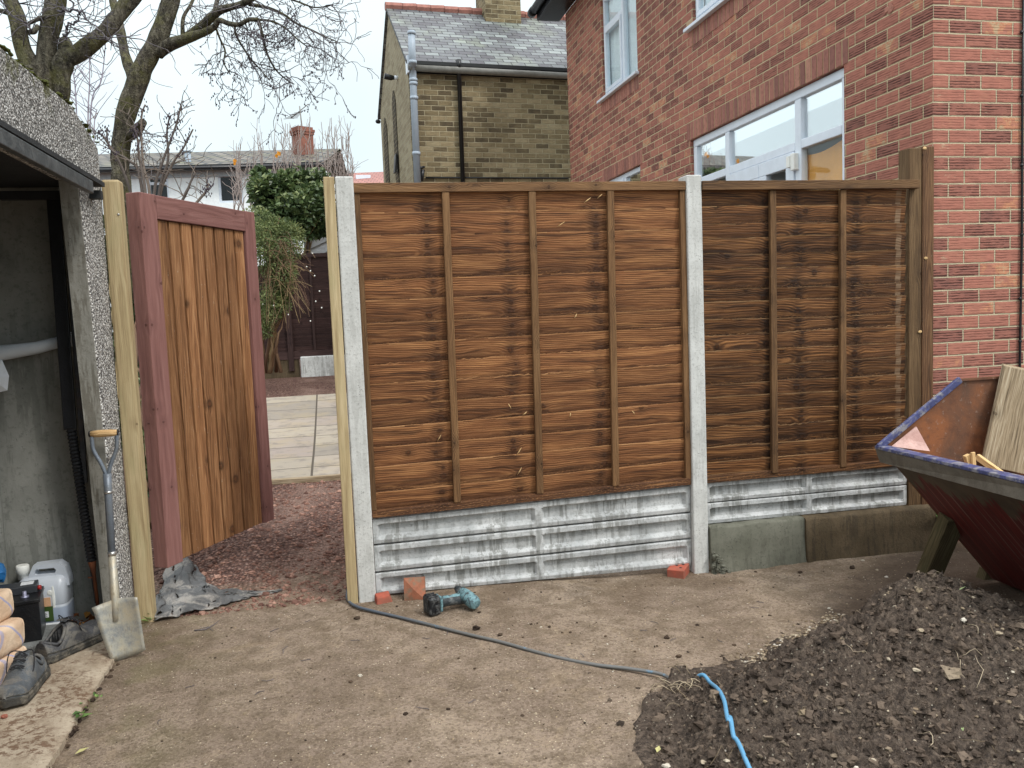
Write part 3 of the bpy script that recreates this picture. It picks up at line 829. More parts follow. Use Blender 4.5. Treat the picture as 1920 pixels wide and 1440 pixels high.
def gravel_board(x0, x1, zl0, zr0, zl1, zr1, lab, rec):
    """raised rims and two dished fields; z varies linearly from the left (l) to the right (r)"""
    b = MB(); W = x1 - x0; y0 = .004
    xm = W * .5
    cx = [0, .012, .022, .04, xm - .035, xm - .018, xm + .018, xm + .035, W - .04, W - .022, W - .012, W]
    dx = [.0, 0, 0, 1, 1, 0, 0, 1, 1, 0, 0, .0]
    # extra columns for a slightly uneven cast
    cz = [0, .16, .22, .30, .72, .78, .96, 1]; dz = [0, 0, .3, 1, 1, 0, 0, 0]
    n = len(cx)
    for j, q in enumerate(cz):
        for i, x in enumerate(cx):
            t = x / W; a, c = lerp(zl0, zr0, t), lerp(zl1, zr1, t)
            zz = lerp(a, c, q)
            d = .028 * min(dx[i], 1) * dz[j] + .003 * mn.noise(Vector((x * 9, zz * 14, x0)))
            if j in (0, len(cz) - 1): d += .004
            b.v.append(Vector((x0 + x, y0 + d, zz)))
    for j in range(len(cz) - 1):
        for i in range(n - 1): b.face([j * n + i, j * n + i + 1, (j + 1) * n + i + 1, (j + 1) * n + i])
    k = len(b.v); L = len(cz) - 1
    b.v += [Vector((x0, .054, zl1)), Vector((x1, .054, zr1)), Vector((x0, .054, zl0)), Vector((x1, .054, zr0))]
    b.face([L * n + i for i in range(n)] + [k + 1, k]); b.face([i for i in range(n)][::-1] + [k + 2, k + 3]); b.face([k, k + 1, k + 3, k + 2])
    o = b.build('gravel_board', M['gravel_board'], bevel=.003); tag(o, lab, 'gravel board', 'concrete gravel boards under the fence panels')


GL, GR = [.012, .142, .146 + .148, .440], [-.018, .150, .306, .470]
labs = ['lowest of the three concrete gravel boards under the orange panel, resting near the ground', 'middle one of the three concrete gravel boards under the orange panel', 'top one of the three concrete gravel boards, touching the orange panel']
for i in range(3): gravel_board(.002, 1.83, GL[i] + .004, GR[i] + .004, GL[i + 1] - .006, GR[i + 1] - .006, labs[i], 1)
gravel_board(1.93, 3.272, .228, .222, .348, .345, 'lower concrete gravel board under the dark panel, sitting on the plinth', 1)
gravel_board(1.93, 3.272, .356, .353, .474, .470, 'upper concrete gravel board directly under the dark brown panel', 1)


def lap_boards(x0, x1, zb0, zb1, ztop, y, n, wav, seed, parent, mat, rough_rows=(), coarse=0, edge=None):
    rnd_ = random.Random(seed); b = MB(); nx = 150
    pl, pr = (ztop - zb0) / n, (ztop - zb1) / n
    for i in range(n + 1):
        r = rnd_.random(); nz = rnd_.random() * 50
        jit = rnd_.uniform(-.012, .012) if i < n else 0
        tilt = rnd_.uniform(-.008, .008) * (1 + coarse)
        rowsv = [0., .3, .6, .965, 1.]
        base = len(b.v)
        for k in range(nx + 1):
            t = k / nx; x = lerp(x0, x1, t)
            zl_ = lerp(zb0, zb1, t); zb = max(lerp(zb0 + i * pl, zb1 + i * pr, t) - pl - .034, zl_ - .034)
            H = lerp(zb0 + i * pl, zb1 + i * pr, t) - zb
            top = zb + H + jit + tilt * (t - .5)
            top += wav * (mn.noise(Vector((x * 2.6, nz, 0))) + .5 * mn.noise(Vector((x * 7, nz, 4))))
            if i in rough_rows: top += .006 * (mn.noise(Vector((x * 40, nz, 1)))) + .006 * math.floor(3 * mn.noise(Vector((x * 9, nz, 7)))) / 3
            else: top += .0012 * mn.noise(Vector((x * 60, nz, 2)))
            top = min(top, ztop + .02)
            cup = .004 * mn.noise(Vector((x * 1.5, nz, 3))) * (1 + 2 * coarse)
            for q in rowsv:
                yy = y + .022 * (1 - q) + cup * q + .003 * coarse * mn.noise(Vector((x * 6, q * 4, nz)))
                b.v.append(Vector((x, yy, lerp(zb, top, q))))
            b.v.append(Vector((x, y + .010 + cup, top + .0005)))
            b.v.append(Vector((x, y + .030, zb)))
        m = len(rowsv) + 2
        for k in range(nx):
            for q in range(m - 1):
                a = [base + k * m + q, base + (k + 1) * m + q, base + (k + 1) * m + q + 1, base + k * m + q + 1]
                uv = [(b.v[j].x - x0, (b.v[j].z - b.v[base + (j - base) // m * m].z)) for j in a]
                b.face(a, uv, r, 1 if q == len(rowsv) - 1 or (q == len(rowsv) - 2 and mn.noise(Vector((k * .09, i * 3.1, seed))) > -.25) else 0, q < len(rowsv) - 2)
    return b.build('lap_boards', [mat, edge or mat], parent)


def frame_bar(name, parent, mat, *a, **k):
    b = MB(); b.box(*a, **k); return b.build(name, mat, parent, bevel=.0025)


p1 = thing('lap_fence', (.91, .02, .45), 'orange brown lap fence panel with three battens, between two concrete posts', 'fence panel')
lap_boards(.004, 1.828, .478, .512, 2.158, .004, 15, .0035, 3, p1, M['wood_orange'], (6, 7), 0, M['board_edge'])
frame_bar('top_rail', p1, M['wood_batten'], -.004, 1.832, -.024, .03, 2.156, 2.205)
b = MB(); b.hexa([(.002, -.016, .444), (1.83, -.016, .474), (1.83, .03, .474), (.002, .03, .444), (.002, -.016, .484), (1.83, -.016, .514), (1.83, .03, .514), (.002, .03, .484)], 0)
b.build('bottom_rail', M['wood_orange'], p1, bevel=.0025)
frame_bar('side_stile', p1, M['wood_batten'], -.0015, .027, -.014, .03, .485, 2.155)
frame_bar('side_stile', p1, M['wood_batten'], 1.80, 1.8335, -.014, .03, .513, 2.155)
for xt, xb, zb in ((.474, .462, .492), (.944, .927, .500), (1.389, 1.372, .506)):
    b = MB(); zt = 2.155; hw = .0195
    for k in range(6):
        pass
    b.hexa([(xb - hw, -.021, zb), (xb + hw, -.021, zb), (xb + hw, .003, zb), (xb - hw, .003, zb), (xt - hw, -.021, zt), (xt + hw, -.021, zt), (xt + hw, .003, zt), (xt - hw, .003, zt)], 2)
    b.build('batten', M['wood_batten'], p1, bevel=.003)
b = MB()                              # torn splinters caught on the boards
rs = random.Random(5)
for px, py, L, a in ((1077, 597, .03, 1.1), (980, 778, .03, .6), (953, 757, .035, -1.1), (1067, 783, .03, 1.2), (1185, 770, .03, -1.), (820, 827, .04, 1.0), (968, 853, .05, .9), (1095, 380, .05, .6), (1120, 372, .04, .7), (1045, 425, .05, .55), (970, 890, .05, 1.)):
    p = on(1, -.008, px, py); d = Vector((math.cos(a), 0, math.sin(a)))
    b = MB(); b.tube([p, p + d * L * .5 + Vector((0, -.008, 0)), p + d * L], [.0016, .003, .0008], 5); b.build('splinter', M['offcut'], p1)

p2 = thing('lap_fence', (2.6, .02, .47), 'dark brown wavy lap fence panel with two battens, next to the brick house', 'fence panel')
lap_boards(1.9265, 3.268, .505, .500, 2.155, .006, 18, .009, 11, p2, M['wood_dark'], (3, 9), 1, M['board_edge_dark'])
frame_bar('top_rail', p2, M['wood_batten_dark'], 1.927, 3.325, -.04, -.002, 2.152, 2.203)
b = MB(); b.box(1.93, 3.27, -.016, .03, .474, .514, 0); b.build('bottom_rail', M['wood_dark'], p2, bevel=.0025)
for xt, xb in ((2.372, 2.364), (2.826, 2.818)):
    b = MB(); hw = .019
    b.hexa([(xb - hw, -.023, .5), (xb + hw, -.023, .5), (xb + hw, .003, .5), (xb - hw, .003, .5), (xt - hw, -.023, 2.15), (xt + hw, -.023, 2.15), (xt + hw, .003, 2.15), (xt - hw, .003, 2.15)], 2)
    b.build('batten', M['wood_batten_dark'], p2, bevel=.003)

# timber posts
b = MB(); b.hexa([(-.153, -.03, -.1), (-.098, -.03, -.1), (-.098, .07, -.1), (-.153, .07, -.1), (-.153, -.03, 2.236), (-.098, -.03, 2.236), (-.098, .07, 2.236), (-.153, .07, 2.236)], 2)
tag(b.build('timber_post', M['wood_green'], bevel=.004), 'pale treated timber batten fixed to the side of the concrete post right of the gateway', 'timber post', 'pale treated gate posts')
b = MB(); b.box(-1.214, -1.128, .015, .10, -.05, 2.235, 2)
gp = b.build('timber_post', M['wood_green'], bevel=.012); tag(gp, 'pale treated timber gate post against the pebbledash garage, between it and the gate', 'timber post', 'pale treated gate posts')
b = MB(); b.blob(on(1, .013, 222, 402), .006, .003, .006, 0); b.build('screw', M['screw'], gp)
b = MB()
b.box(3.282, 3.368, -.002, .098, .20, 2.395, 2); b2 = MB()
b2.box(3.371, 3.452, -.006, .098, .195, 2.405, 2)
cp = thing('timber_post', (3.37, .05, .2), 'thick brown timber post at the brick house corner, ending the dark panel', 'timber post')
b.build('side_piece', M['wood_post_pale'], cp, bevel=.005); b2.build('front_piece', M['wood_post_brown'], cp, bevel=.006)
b = MB()
for px, py in ((1734, 278), (1736, 484), (1725, 622)):
    b = MB(); p = on(1, -.008, px, py); b.blob(p, .013, .004, .009, .2, py, nu=10); b.build('pale_knot', M['offcut'], cp)

# concrete plinth: new block and old block
def plinth(x0, x1, y0, zt, mat, lab, seed, cat='plinth'):
    b = MB(); xs = arr([(x0, x1, .03)]); prof = [(y0, -.12), (y0 + .0, .0), (y0 + .004, .10), (y0 + .004, zt - .012), (y0 + .012, zt), (y0 + .05, zt + .004), (.06, zt + .006)]
    n = len(prof)
    for x in xs:
        for k, (y, z) in enumerate(prof):
            a = .007 * mn.noise(Vector((x * 6, k * .6, seed))) + .006 * mn.noise(Vector((x * 22, k * 1.3, seed + 3)))
            yo = -.03 * smooth(.03, -.06, z) * (1 + mn.noise(Vector((x * 9, seed, 0))))
            b.v.append(Vector((x, y + a * .7 + yo, z + (a if k > 2 else 0))))
    for i in range(len(xs) - 1):
        for k in range(n - 1): b.face([i * n + k, (i + 1) * n + k, (i + 1) * n + k + 1, i * n + k + 1], None, 0, 0, True)
    for e in (0, len(xs) - 1): b.face([e * n + k for k in range(n)] if e else [k for k in range(n)][::-1])
    tag(b.build('concrete_plinth', mat), lab, cat)


plinth(1.93, 2.538, -.05, .218, M['plinth_new'], 'fresh smooth grey concrete plinth beside the middle concrete post', 1)
plinth(2.541, 3.47, -.062, .214, M['plinth_old'], 'old dark brown rough concrete plinth below the dark panel, near the skip', 4)
b = MB(); rs = random.Random(9)
for k in range(26):
    x = rs.uniform(1.935, 2.04); b.blob((x, -.055 - rs.uniform(0, .03), -.055 + rs.uniform(0, .11) * (2.06 - x) / .1), rs.uniform(.008, .02), .012, rs.uniform(.008, .016), .8, k)
tag(b.build('mortar_crumbs', M['plinth_new']), kind='stuff')

# ------------------------------------------------------------------ gate
H0 = Vector((-1.068, .15, 0)); H1 = Vector((-.580, 1.06, 0)); gd = (H1 - H0).normalized(); gn = Vector((gd.y, -gd.x, 0)); GW = (H1 - H0).length
gate = thing('garden_gate', (H0.x, H0.y, .235), 'tall timber gate standing open, mauve frame round vertical orange brown boards', 'gate')


def gbox(b, s0, s1, d0, d1, z0, z1, ax=2, r=None):
    P = []
    for z in (z0, z1):
        for s_, d in ((s0, d0), (s1, d0), (s1, d1), (s0, d1)):
            q = H0 + gd * s_ - gn * d; P.append((q.x, q.y, z))
    b.hexa(P, ax, r)


b = MB(); gbox(b, 0, .125, 0, .085, .237, 2.195); b.build('stile', M['gate_frame'], gate, bevel=.004)
b = MB(); gbox(b, GW - .105, GW, 0, .085, .24, 2.195); b.build('stile', M['gate_frame'], gate, bevel=.004)
b = MB(); gbox(b, .127, GW - .107, .0, .07, 2.07, 2.193, 0); b.build('top_rail', M['gate_frame'], gate, bevel=.004)
b = MB(); nb = 8; span = GW - .232; rs = random.Random(4)
for k in range(nb):
    a = .127 + span * k / nb; c = .127 + span * (k + 1) / nb
    gbox(b, a + .006, c - .012, .014, .045, .245, 2.068, 2, rs.random())
    gbox(b, c - .012, c + .006, .032, .05, .245, 2.068, 2, rs.random())
b.build('boards', M['gate_board'], gate, bevel=.004)
for zz in (.55, 1.85):
    b = MB(); gbox(b, .02, .8, .09, .092, zz, zz + .04, 0); b.build('hinge_strap', M['dark_steel'], gate)

# ------------------------------------------------------------------ garage
gar = thing('garage', (-3, -1.5, 0), 'grey pebbledashed sectional concrete garage, its door raised open', 'garage')
b = MB()                                     # corner column, slightly canted on its inner side
b.hexa([(-1.30, -.185, -.05), (-1.22, -.185, -.05), (-1.22, .06, -.05), (-1.30, .06, -.05), (-1.30, -.36, 2.512), (-1.22, -.36, 2.512), (-1.22, .06, 2.40), (-1.30, .06, 2.40)], 2)
b.build('corner_post', [M['pebbledash']], gar, bevel=.02)
b = MB(); b.hexa([(-1.302, -.192, -.05), (-1.226, -.192, -.05), (-1.226, -.180, -.05), (-1.302, -.180, -.05), (-1.302, -.348, 2.2), (-1.226, -.348, 2.2), (-1.226, -.336, 2.2), (-1.302, -.336, 2.2)], 2)
b.build('jamb', M['jamb'], gar)
b = MB(); b.box(-1.31, -1.222, -3.4, -.375, 2.17, 2.50, 1); b.build('lintel_panel', M['pebbledash'], gar, bevel=.012)
b = MB(); b.box(-1.300, -1.240, -.376, -.355, 2.2, 2.498, 2); b.build('joint', M['moss'], gar)
b = MB(); b.box(-5.2, -1.302, .062, .12, -.1, 2.42); b.build('side_wall', M['garage_inner'], gar)
b = MB(); b.box(-5.2, -5.1, -3.5, .062, -.1, 2.42); b.build('back_wall', M['garage_inner'], gar)
b = MB(); b.box(-5.2, -1.36, -3.56, -3.5, -.1, 2.42); b.box(-1.36, -1.22, -3.56, -3.3, -.1, 2.5); b.build('far_wall', M['pebbledash'], gar)
b = MB(); b.hexa([(-5.3, -3.6, 2.34), (-1.315, -3.6, 2.46), (-1.315, .13, 2.40), (-5.3, .13, 2.30), (-5.3, -3.6, 2.38), (-1.315, -3.6, 2.50), (-1.315, .13, 2.44), (-5.3, .13, 2.34)]); b.build('roof', M['door_under'], gar)
for X in (-1.85, -2.9):
    b = MB(); b.box(X - .06, X + .06, .02, .061, -.05, 2.4, 2); b.build('wall_rib', M['garage_inner'], gar, bevel=.012)
# moss along the top
b = MB(); rs = random.Random(2)
for k in range(150):
    y = rs.uniform(-1.4, .04); z = 2.503 if y < -.36 else lerp(2.512, 2.41, (y + .36) / .42)
    b.blob((rs.uniform(-1.30, -1.215), y, z), rs.uniform(.006, .016), rs.uniform(.006, .02), rs.uniform(.002, .007), .7, k)
tag(b.build('moss', M['moss'], gar), kind='stuff')
# raised door: panel overhead, lip, arm, spring
door = MB(); door.box(-3.2, -1.16, -3.2, -.14, 2.175, 2.195); dr = door.build('door', M['door_under'], gar)
A = on(0, -1.14, 174, 338); Bq = on(0, -1.14, 176, 357); C0 = on(0, -1.14, 0, 240); D0 = on(0, -1.14, 0, 276)
zt, zb_ = (A.z + C0.z) / 2, (Bq.z + D0.z) / 2
b = MB(); b.box(-1.165, -1.14, -3.2, (A.y + Bq.y) / 2, zb_, zt, 1); b.build('door_lip', M['door_paint'], dr, bevel=.003)
b = MB(); b.box(-1.6, -1.17, -.19, -.145, zb_ + .012, zb_ + .05, 0); b.build('door_brace', M['door_under'], dr); b = MB(); b.box(-3.1, -2.2, -1.9, -1.86, 2.14, 2.174, 0); b.build('door_brace', M['door_under'], dr)
ta, tb = on(1, -.17, 100, 372), on(1, -.17, 132, 806)
b = MB(); b.bar(ta, tb, .058, .012, (0, 1, 0)); b.build('lift_arm', M['black_plastic'], dr, bevel=.004)
b = MB(); b.bar(on(1, -.15, 122, 372), on(1, -.15, 160, 905), .022, .02, (0, 1, 0)); b.bar(on(1, -.12, 150, 905), on(1, -.12, 182, 1130), .018, .02, (0, 1, 0)); b.build('guide_channel', M['dark_steel'], gar, bevel=.003)
sa, sb = on(1, -.16, 133, 800), on(1, -.16, 172, 1052)
b = MB(); n = 150; pts = [sa.lerp(sb, i / n) for i in range(n + 1)]; b.tube(pts, [.0235 if i % 4 < 2 else .0195 for i in range(n + 1)], 10, smooth=False); b.build('spring', M['black_plastic'], dr)
b = MB(); b.tube([sb, on(1, -.16, 176, 1075), on(1, -.16, 184, 1140)], [.02, .009, .008], 8); b.bar(on(1, -.16, 165, 1083), on(1, -.16, 180, 1083), .006, .006); b.build('spring_hook', M['rust'], dr)
b = MB(); b.bar(on(1, -.135, 128, 640), on(1, -.135, 147, 905), .012, .008, (0, 1, 0)); b.build('rusty_strip', M['rust'], gar)

# white pipe and hanging bag
b = MB(); b.tube([on(1, -.02, -120, 690), on(1, -.02, 0, 662), on(1, -.02, 70, 652), on(1, -.02, 138, 634)], [.04, .038, .03, .026], 12)
pp = b.build('plastic_pipe', M['pipe_white']); tag(pp, 'white plastic pipe running along the inside wall of the garage', 'pipe')
b = MB(); q = on(1, -.03, 128, 632); rs = random.Random(3)
b.blob(q, .035, .03, .032, .7, 5, nu=14, nv=10); b.build('wrapping', M['bag_white'], pp)
b = MB(); P0 = [on(1, -.04, x, y) for x, y in ((-40, 670), (4, 675), (17, 705), (14, 732), (-4, 736), (-44, 735))]
c = sum(P0, Vector()) / 6
for k in range(6): b.poly([P0[k], P0[(k + 1) % 6], c + Vector((0, -.04, 0))], None, 0, 0, True); b.poly([P0[(k + 1) % 6], P0[k], c + Vector((0, .01, 0))])
tag(b.build('plastic_bag', M['bag_white']), 'crumpled white plastic bag hanging under the pipe in the garage', 'bag')

# ------------------------------------------------------------------ things on the garage floor
# jerrycan
jy = -.005; JW, JD, JH = .225, .15, .31; jx = -1.615
jug = thing('jerrycan', (jx, jy, .03), 'translucent bluish plastic jerrycan with white cap standing by the garage wall', 'jerrycan')
jug.rotation_euler = (0, 0, 0)


def ring_rr(cx, cy, z, hx, hy, rr, n=6):
    out = []
    for sx, sy, a0 in ((1, 1, 0), (-1, 1, 90), (-1, -1, 180), (1, -1, 270)):
        for k in range(n + 1):
            a = R(a0 + 90 * k / n); out.append(Vector((cx + sx * (hx - rr) + rr * math.cos(a), cy + sy * (hy - rr) + rr * math.sin(a), z)))
    return out


def loft(b, rings, r=0., m=0, smooth_=True, cap=True):
    n = len(rings[0]); s0 = len(b.v)
    for g in rings: b.v += g
    for i in range(len(rings) - 1):
        for j in range(n):
            k = (j + 1) % n; b.face([s0 + i * n + j, s0 + i * n + k, s0 + (i + 1) * n + k, s0 + (i + 1) * n + j], None, r, m, smooth_)
    if cap: b.face([s0 + j for j in range(n)][::-1], None, r, m); e = s0 + (len(rings) - 1) * n; b.face([e + j for j in range(n)], None, r, m)


b = MB(); z0 = .03
loft(b, [ring_rr(jx, jy, z0, JW / 2 - .012, JD / 2 - .012, .03), ring_rr(jx, jy, z0 + .012, JW / 2, JD / 2, .035), ring_rr(jx, jy, z0 + .12, JW / 2, JD / 2, .035), ring_rr(jx, jy, z0 + .126, JW / 2 - .003, JD / 2 - .003, .035), ring_rr(jx, jy, z0 + .132, JW / 2, JD / 2, .035),
         ring_rr(jx, jy, z0 + .205, JW / 2, JD / 2, .035), ring_rr(jx + .004, jy, z0 + .235, JW / 2 - .006, JD / 2 - .012, .035), ring_rr(jx + .008, jy, z0 + .25, JW / 2 - .02, .04, .03)])
outer = [(-.062, .225), (-.055, .262), (-.034, .302), (.080, .306), (.108, .284), (.121, .235), (.1225, .20), (0, .20)]
inner = [(-.030, .262), (-.030, .270), (-.022, .284), (.058, .284), (.066, .276), (.066, .266), (.058, .258), (-.022, .258)]
for y_, fl in ((jy - .034, 0), (jy + .034, 1)):
    for k in range(8):
        j = (k + 1) % 8; q = [Vector((jx + x, y_, z0 + z)) for x, z in (outer[k], outer[j], inner[j], inner[k])]; b.poly(q[::-1] if fl else q)
for lp in (outer, inner):
    for k in range(8):
        j = (k + 1) % 8; b.poly([Vector((jx + lp[k][0], jy - .034, z0 + lp[k][1])), Vector((jx + lp[j][0], jy - .034, z0 + lp[j][1])), Vector((jx + lp[j][0], jy + .034, z0 + lp[j][1])), Vector((jx + lp[k][0], jy + .034, z0 + lp[k][1]))])
b.build('body', M['jug'], jug, bevel=.006)
b = MB(); b.tube([(jx - .092, jy, z0 + .24), (jx - .092, jy, z0 + .262), (jx - .092, jy, z0 + .264), (jx - .092, jy, z0 + .298), (jx - .092, jy, z0 + .302)], [.024, .024, .03, .03, .026], 18); b.build('cap', M['cap_white'], jug)
b = MB()
for k in range(7):
    x = jx - .115 + .0135 * k; L = (.012, .03, .014, .018, .034, .014, .03)[k]
    b.blob((x, jy - JD / 2 - .001, z0 + .183 - L / 2 + .012), .008, .003, .01 + L / 2, .3, k)
b.build('white_drip', M['cap_white'], jug); b = MB(); b.blob((jx + .058, jy - JD / 2 - .001, z0 + .165), .008, .003, .05, .2, 3); b.blob((jx + .045, jy - JD / 2 - .001, z0 + .185), .016, .003, .012, .3, 5)
b.build('white_drip', M['cap_white'], jug)
lb = MB(); lb.box(jx - .035, jx + .052, jy - JD / 2 - .004, jy - JD / 2 - .0005, z0 + .06, z0 + .125); L_ = lb.build('label', M['label_green'], jug)
lb = MB(); lb.box(jx - .035, jx + .045, jy - JD / 2 - .0045, jy - JD / 2 - .0005, z0 + .126, z0 + .165); lb.build('label', M['label_tan'], jug)
lb = MB(); lb.box(jx - .004, jx + .032, jy - JD / 2 - .006, jy - JD / 2 - .0042, z0 + .078, z0 + .104); lb.build('sticker', M['label_white'], L_)
lb = MB()
for k in range(4): lb.box(jx + .002, jx + .026 - .004 * (k % 2), jy - JD / 2 - .0068, jy - JD / 2 - .0061, z0 + .082 + k * .005, z0 + .0838 + k * .005)
lb.build('print', M['print_dark'], L_)

for o_ in [jug]: o_.scale = (1, 1, 1.12)
# concrete block under the battery
b = MB(); b.box(-1.70, -1.485, -.40, -.10, .031, .095); tag(b.build('concrete_block', M['block_grey'], bevel=.008), 'grey concrete block lying on the garage floor under the car battery', 'block')
b = MB(); b.box(-1.60, -1.515, -.135, -.115, .0955, .0985); tag(b.build('paint_chip', M['label_white']), 'flat white strip lying on top of the concrete block', 'strip')
# battery
bt = thing('car_battery', (-1.70, -.22, .096), 'old black car battery standing on the concrete block in the garage', 'battery')
T = Matrix.Translation((-1.605, -.25, .096)) @ Matrix.Rotation(R(12), 4, 'Z') @ Matrix.Scale(1.18, 4)
b = MB(); b.box(-.21, .04, -.085, .085, 0, .165, T=T); b.box(-.215, .045, -.09, .09, .150, .166, T=T); b.box(-.205, .036, -.082, .082, .0, .012, T=T); b.build('case', M['battery_case'], bt, bevel=.004)
b = MB(); b.box(-.20, .028, .0, .08, .1665, .198, T=T); b.build('lid', M['battery_lid'], bt, bevel=.004)
b = MB(); b.box(-.03, .015, .02, .06, .1985, .2005, T=T); b.build('sticker', M['label_white'], bt)
b = MB(); c = T @ Vector((.03, .03, .178)); b.tube([c, c + Vector((.012, 0, 0))], .011, 10); b.build('terminal', M['terminal_red'], bt)
b = MB(); c = T @ Vector((-.01, -.045, .166)); b.tube([c, c + Vector((0, 0, .008)), c + Vector((0, 0, .0085)), c + Vector((0, 0, .03))], [.018, .018, .0095, .009], 12); b.build('terminal', M['lead'], bt)
# cement sacks
def sack(xr, yc, z0, yaw, labs, h=.125, seed=0):
    b = MB(); T = Matrix.Translation((xr, yc, z0)) @ Matrix.Rotation(R(yaw), 4, 'Z'); L, Wd = .58, .36
    nu = 30; n0 = len(b.v); prof = []; rr_ = .022; hw, hh0 = Wd / 2, h / 2
    for sx, sy, a0 in ((1, 1, 0), (-1, 1, 90), (-1, -1, 180), (1, -1, 270)):
        for k in range(4): a = R(a0 + 30 * k); prof.append((sx * (hw - rr_) + rr_ * math.cos(a), sy * (hh0 - rr_) + rr_ * math.sin(a)))
        nx_, ny_ = {0: (0, 1), 90: (-1, 0), 180: (0, -1), 270: (1, 0)}[a0]
        for k in range(1, 7):
            f = 1 - 2 * k / 7
            if a0 == 0: prof.append(((hw - rr_) * f, hh0))
            elif a0 == 90: prof.append((-hw, (hh0 - rr_) * f))
            elif a0 == 180: prof.append((-(hw - rr_) * f, -hh0))
            else: prof.append((hw, -(hh0 - rr_) * f))
    m = len(prof)
    for i in range(nu + 1):
        s = i / nu; x = -L * s; e = 1 - max(abs(2 * s - 1) - .9, 0) / .1 * .07
        for (yy, zz) in prof:
            q = Vector((x * 8, yy * 8, zz * 14 + seed)); k = .006 * mn.noise(q) + .003 * abs(mn.noise(q * 2.7))
            bl = .010 * math.sin(math.pi * s) * (1 - abs(yy) / hw)
            b.v.append(T @ Vector((x + k, yy * e * (1 + k), h / 2 + zz * e * (1 + 2 * k) + (bl if zz > 0 else 0))))
    for i in range(nu):
        for j in range(m):
            k = (j + 1) % m; q = [n0 + i * m + j, n0 + i * m + k, n0 + (i + 1) * m + k, n0 + (i + 1) * m + j]
            b.face(q, [(L * (i + (z > 1)) / nu, .025 * (j + (z in (1, 2)))) for z in range(4)], 0, 0, True)
    b.face([n0 + j for j in range(m)], [(.5, .025 * j) for j in range(m)]); b.face([n0 + nu * m + j for j in range(m)][::-1])
    tag(b.build('paper_sack', M['sack']), labs, 'sack', 'paper sacks stacked in the garage')


for k, (px, py, zt) in enumerate(((52, 1209, .155), (44, 1156, .28), (23, 1101, .405))):
    q = on(2, zt, px, py); ya = R(70 + k * 2); ly = Vector((-math.sin(ya), math.cos(ya), 0)) * .17
    sack(q.x + ly.x, q.y + ly.y, zt - .125, 70 + k * 2, ('bottom one of the three tan paper sacks with blue print, behind the shoes', 'middle one of the three tan paper sacks with blue print', 'top one of the three tan paper sacks, beside the car battery')[k], .125, k * 5)
b = MB(); q = on(1, -.1, -2, 1072); b.blob(q, .03, .03, .05, .4, 2, nu=12, nv=8); tag(b.build('blue_bag', M['blue_plastic']), 'scrap of blue plastic at the left edge beside the jerrycan', 'plastic scrap')


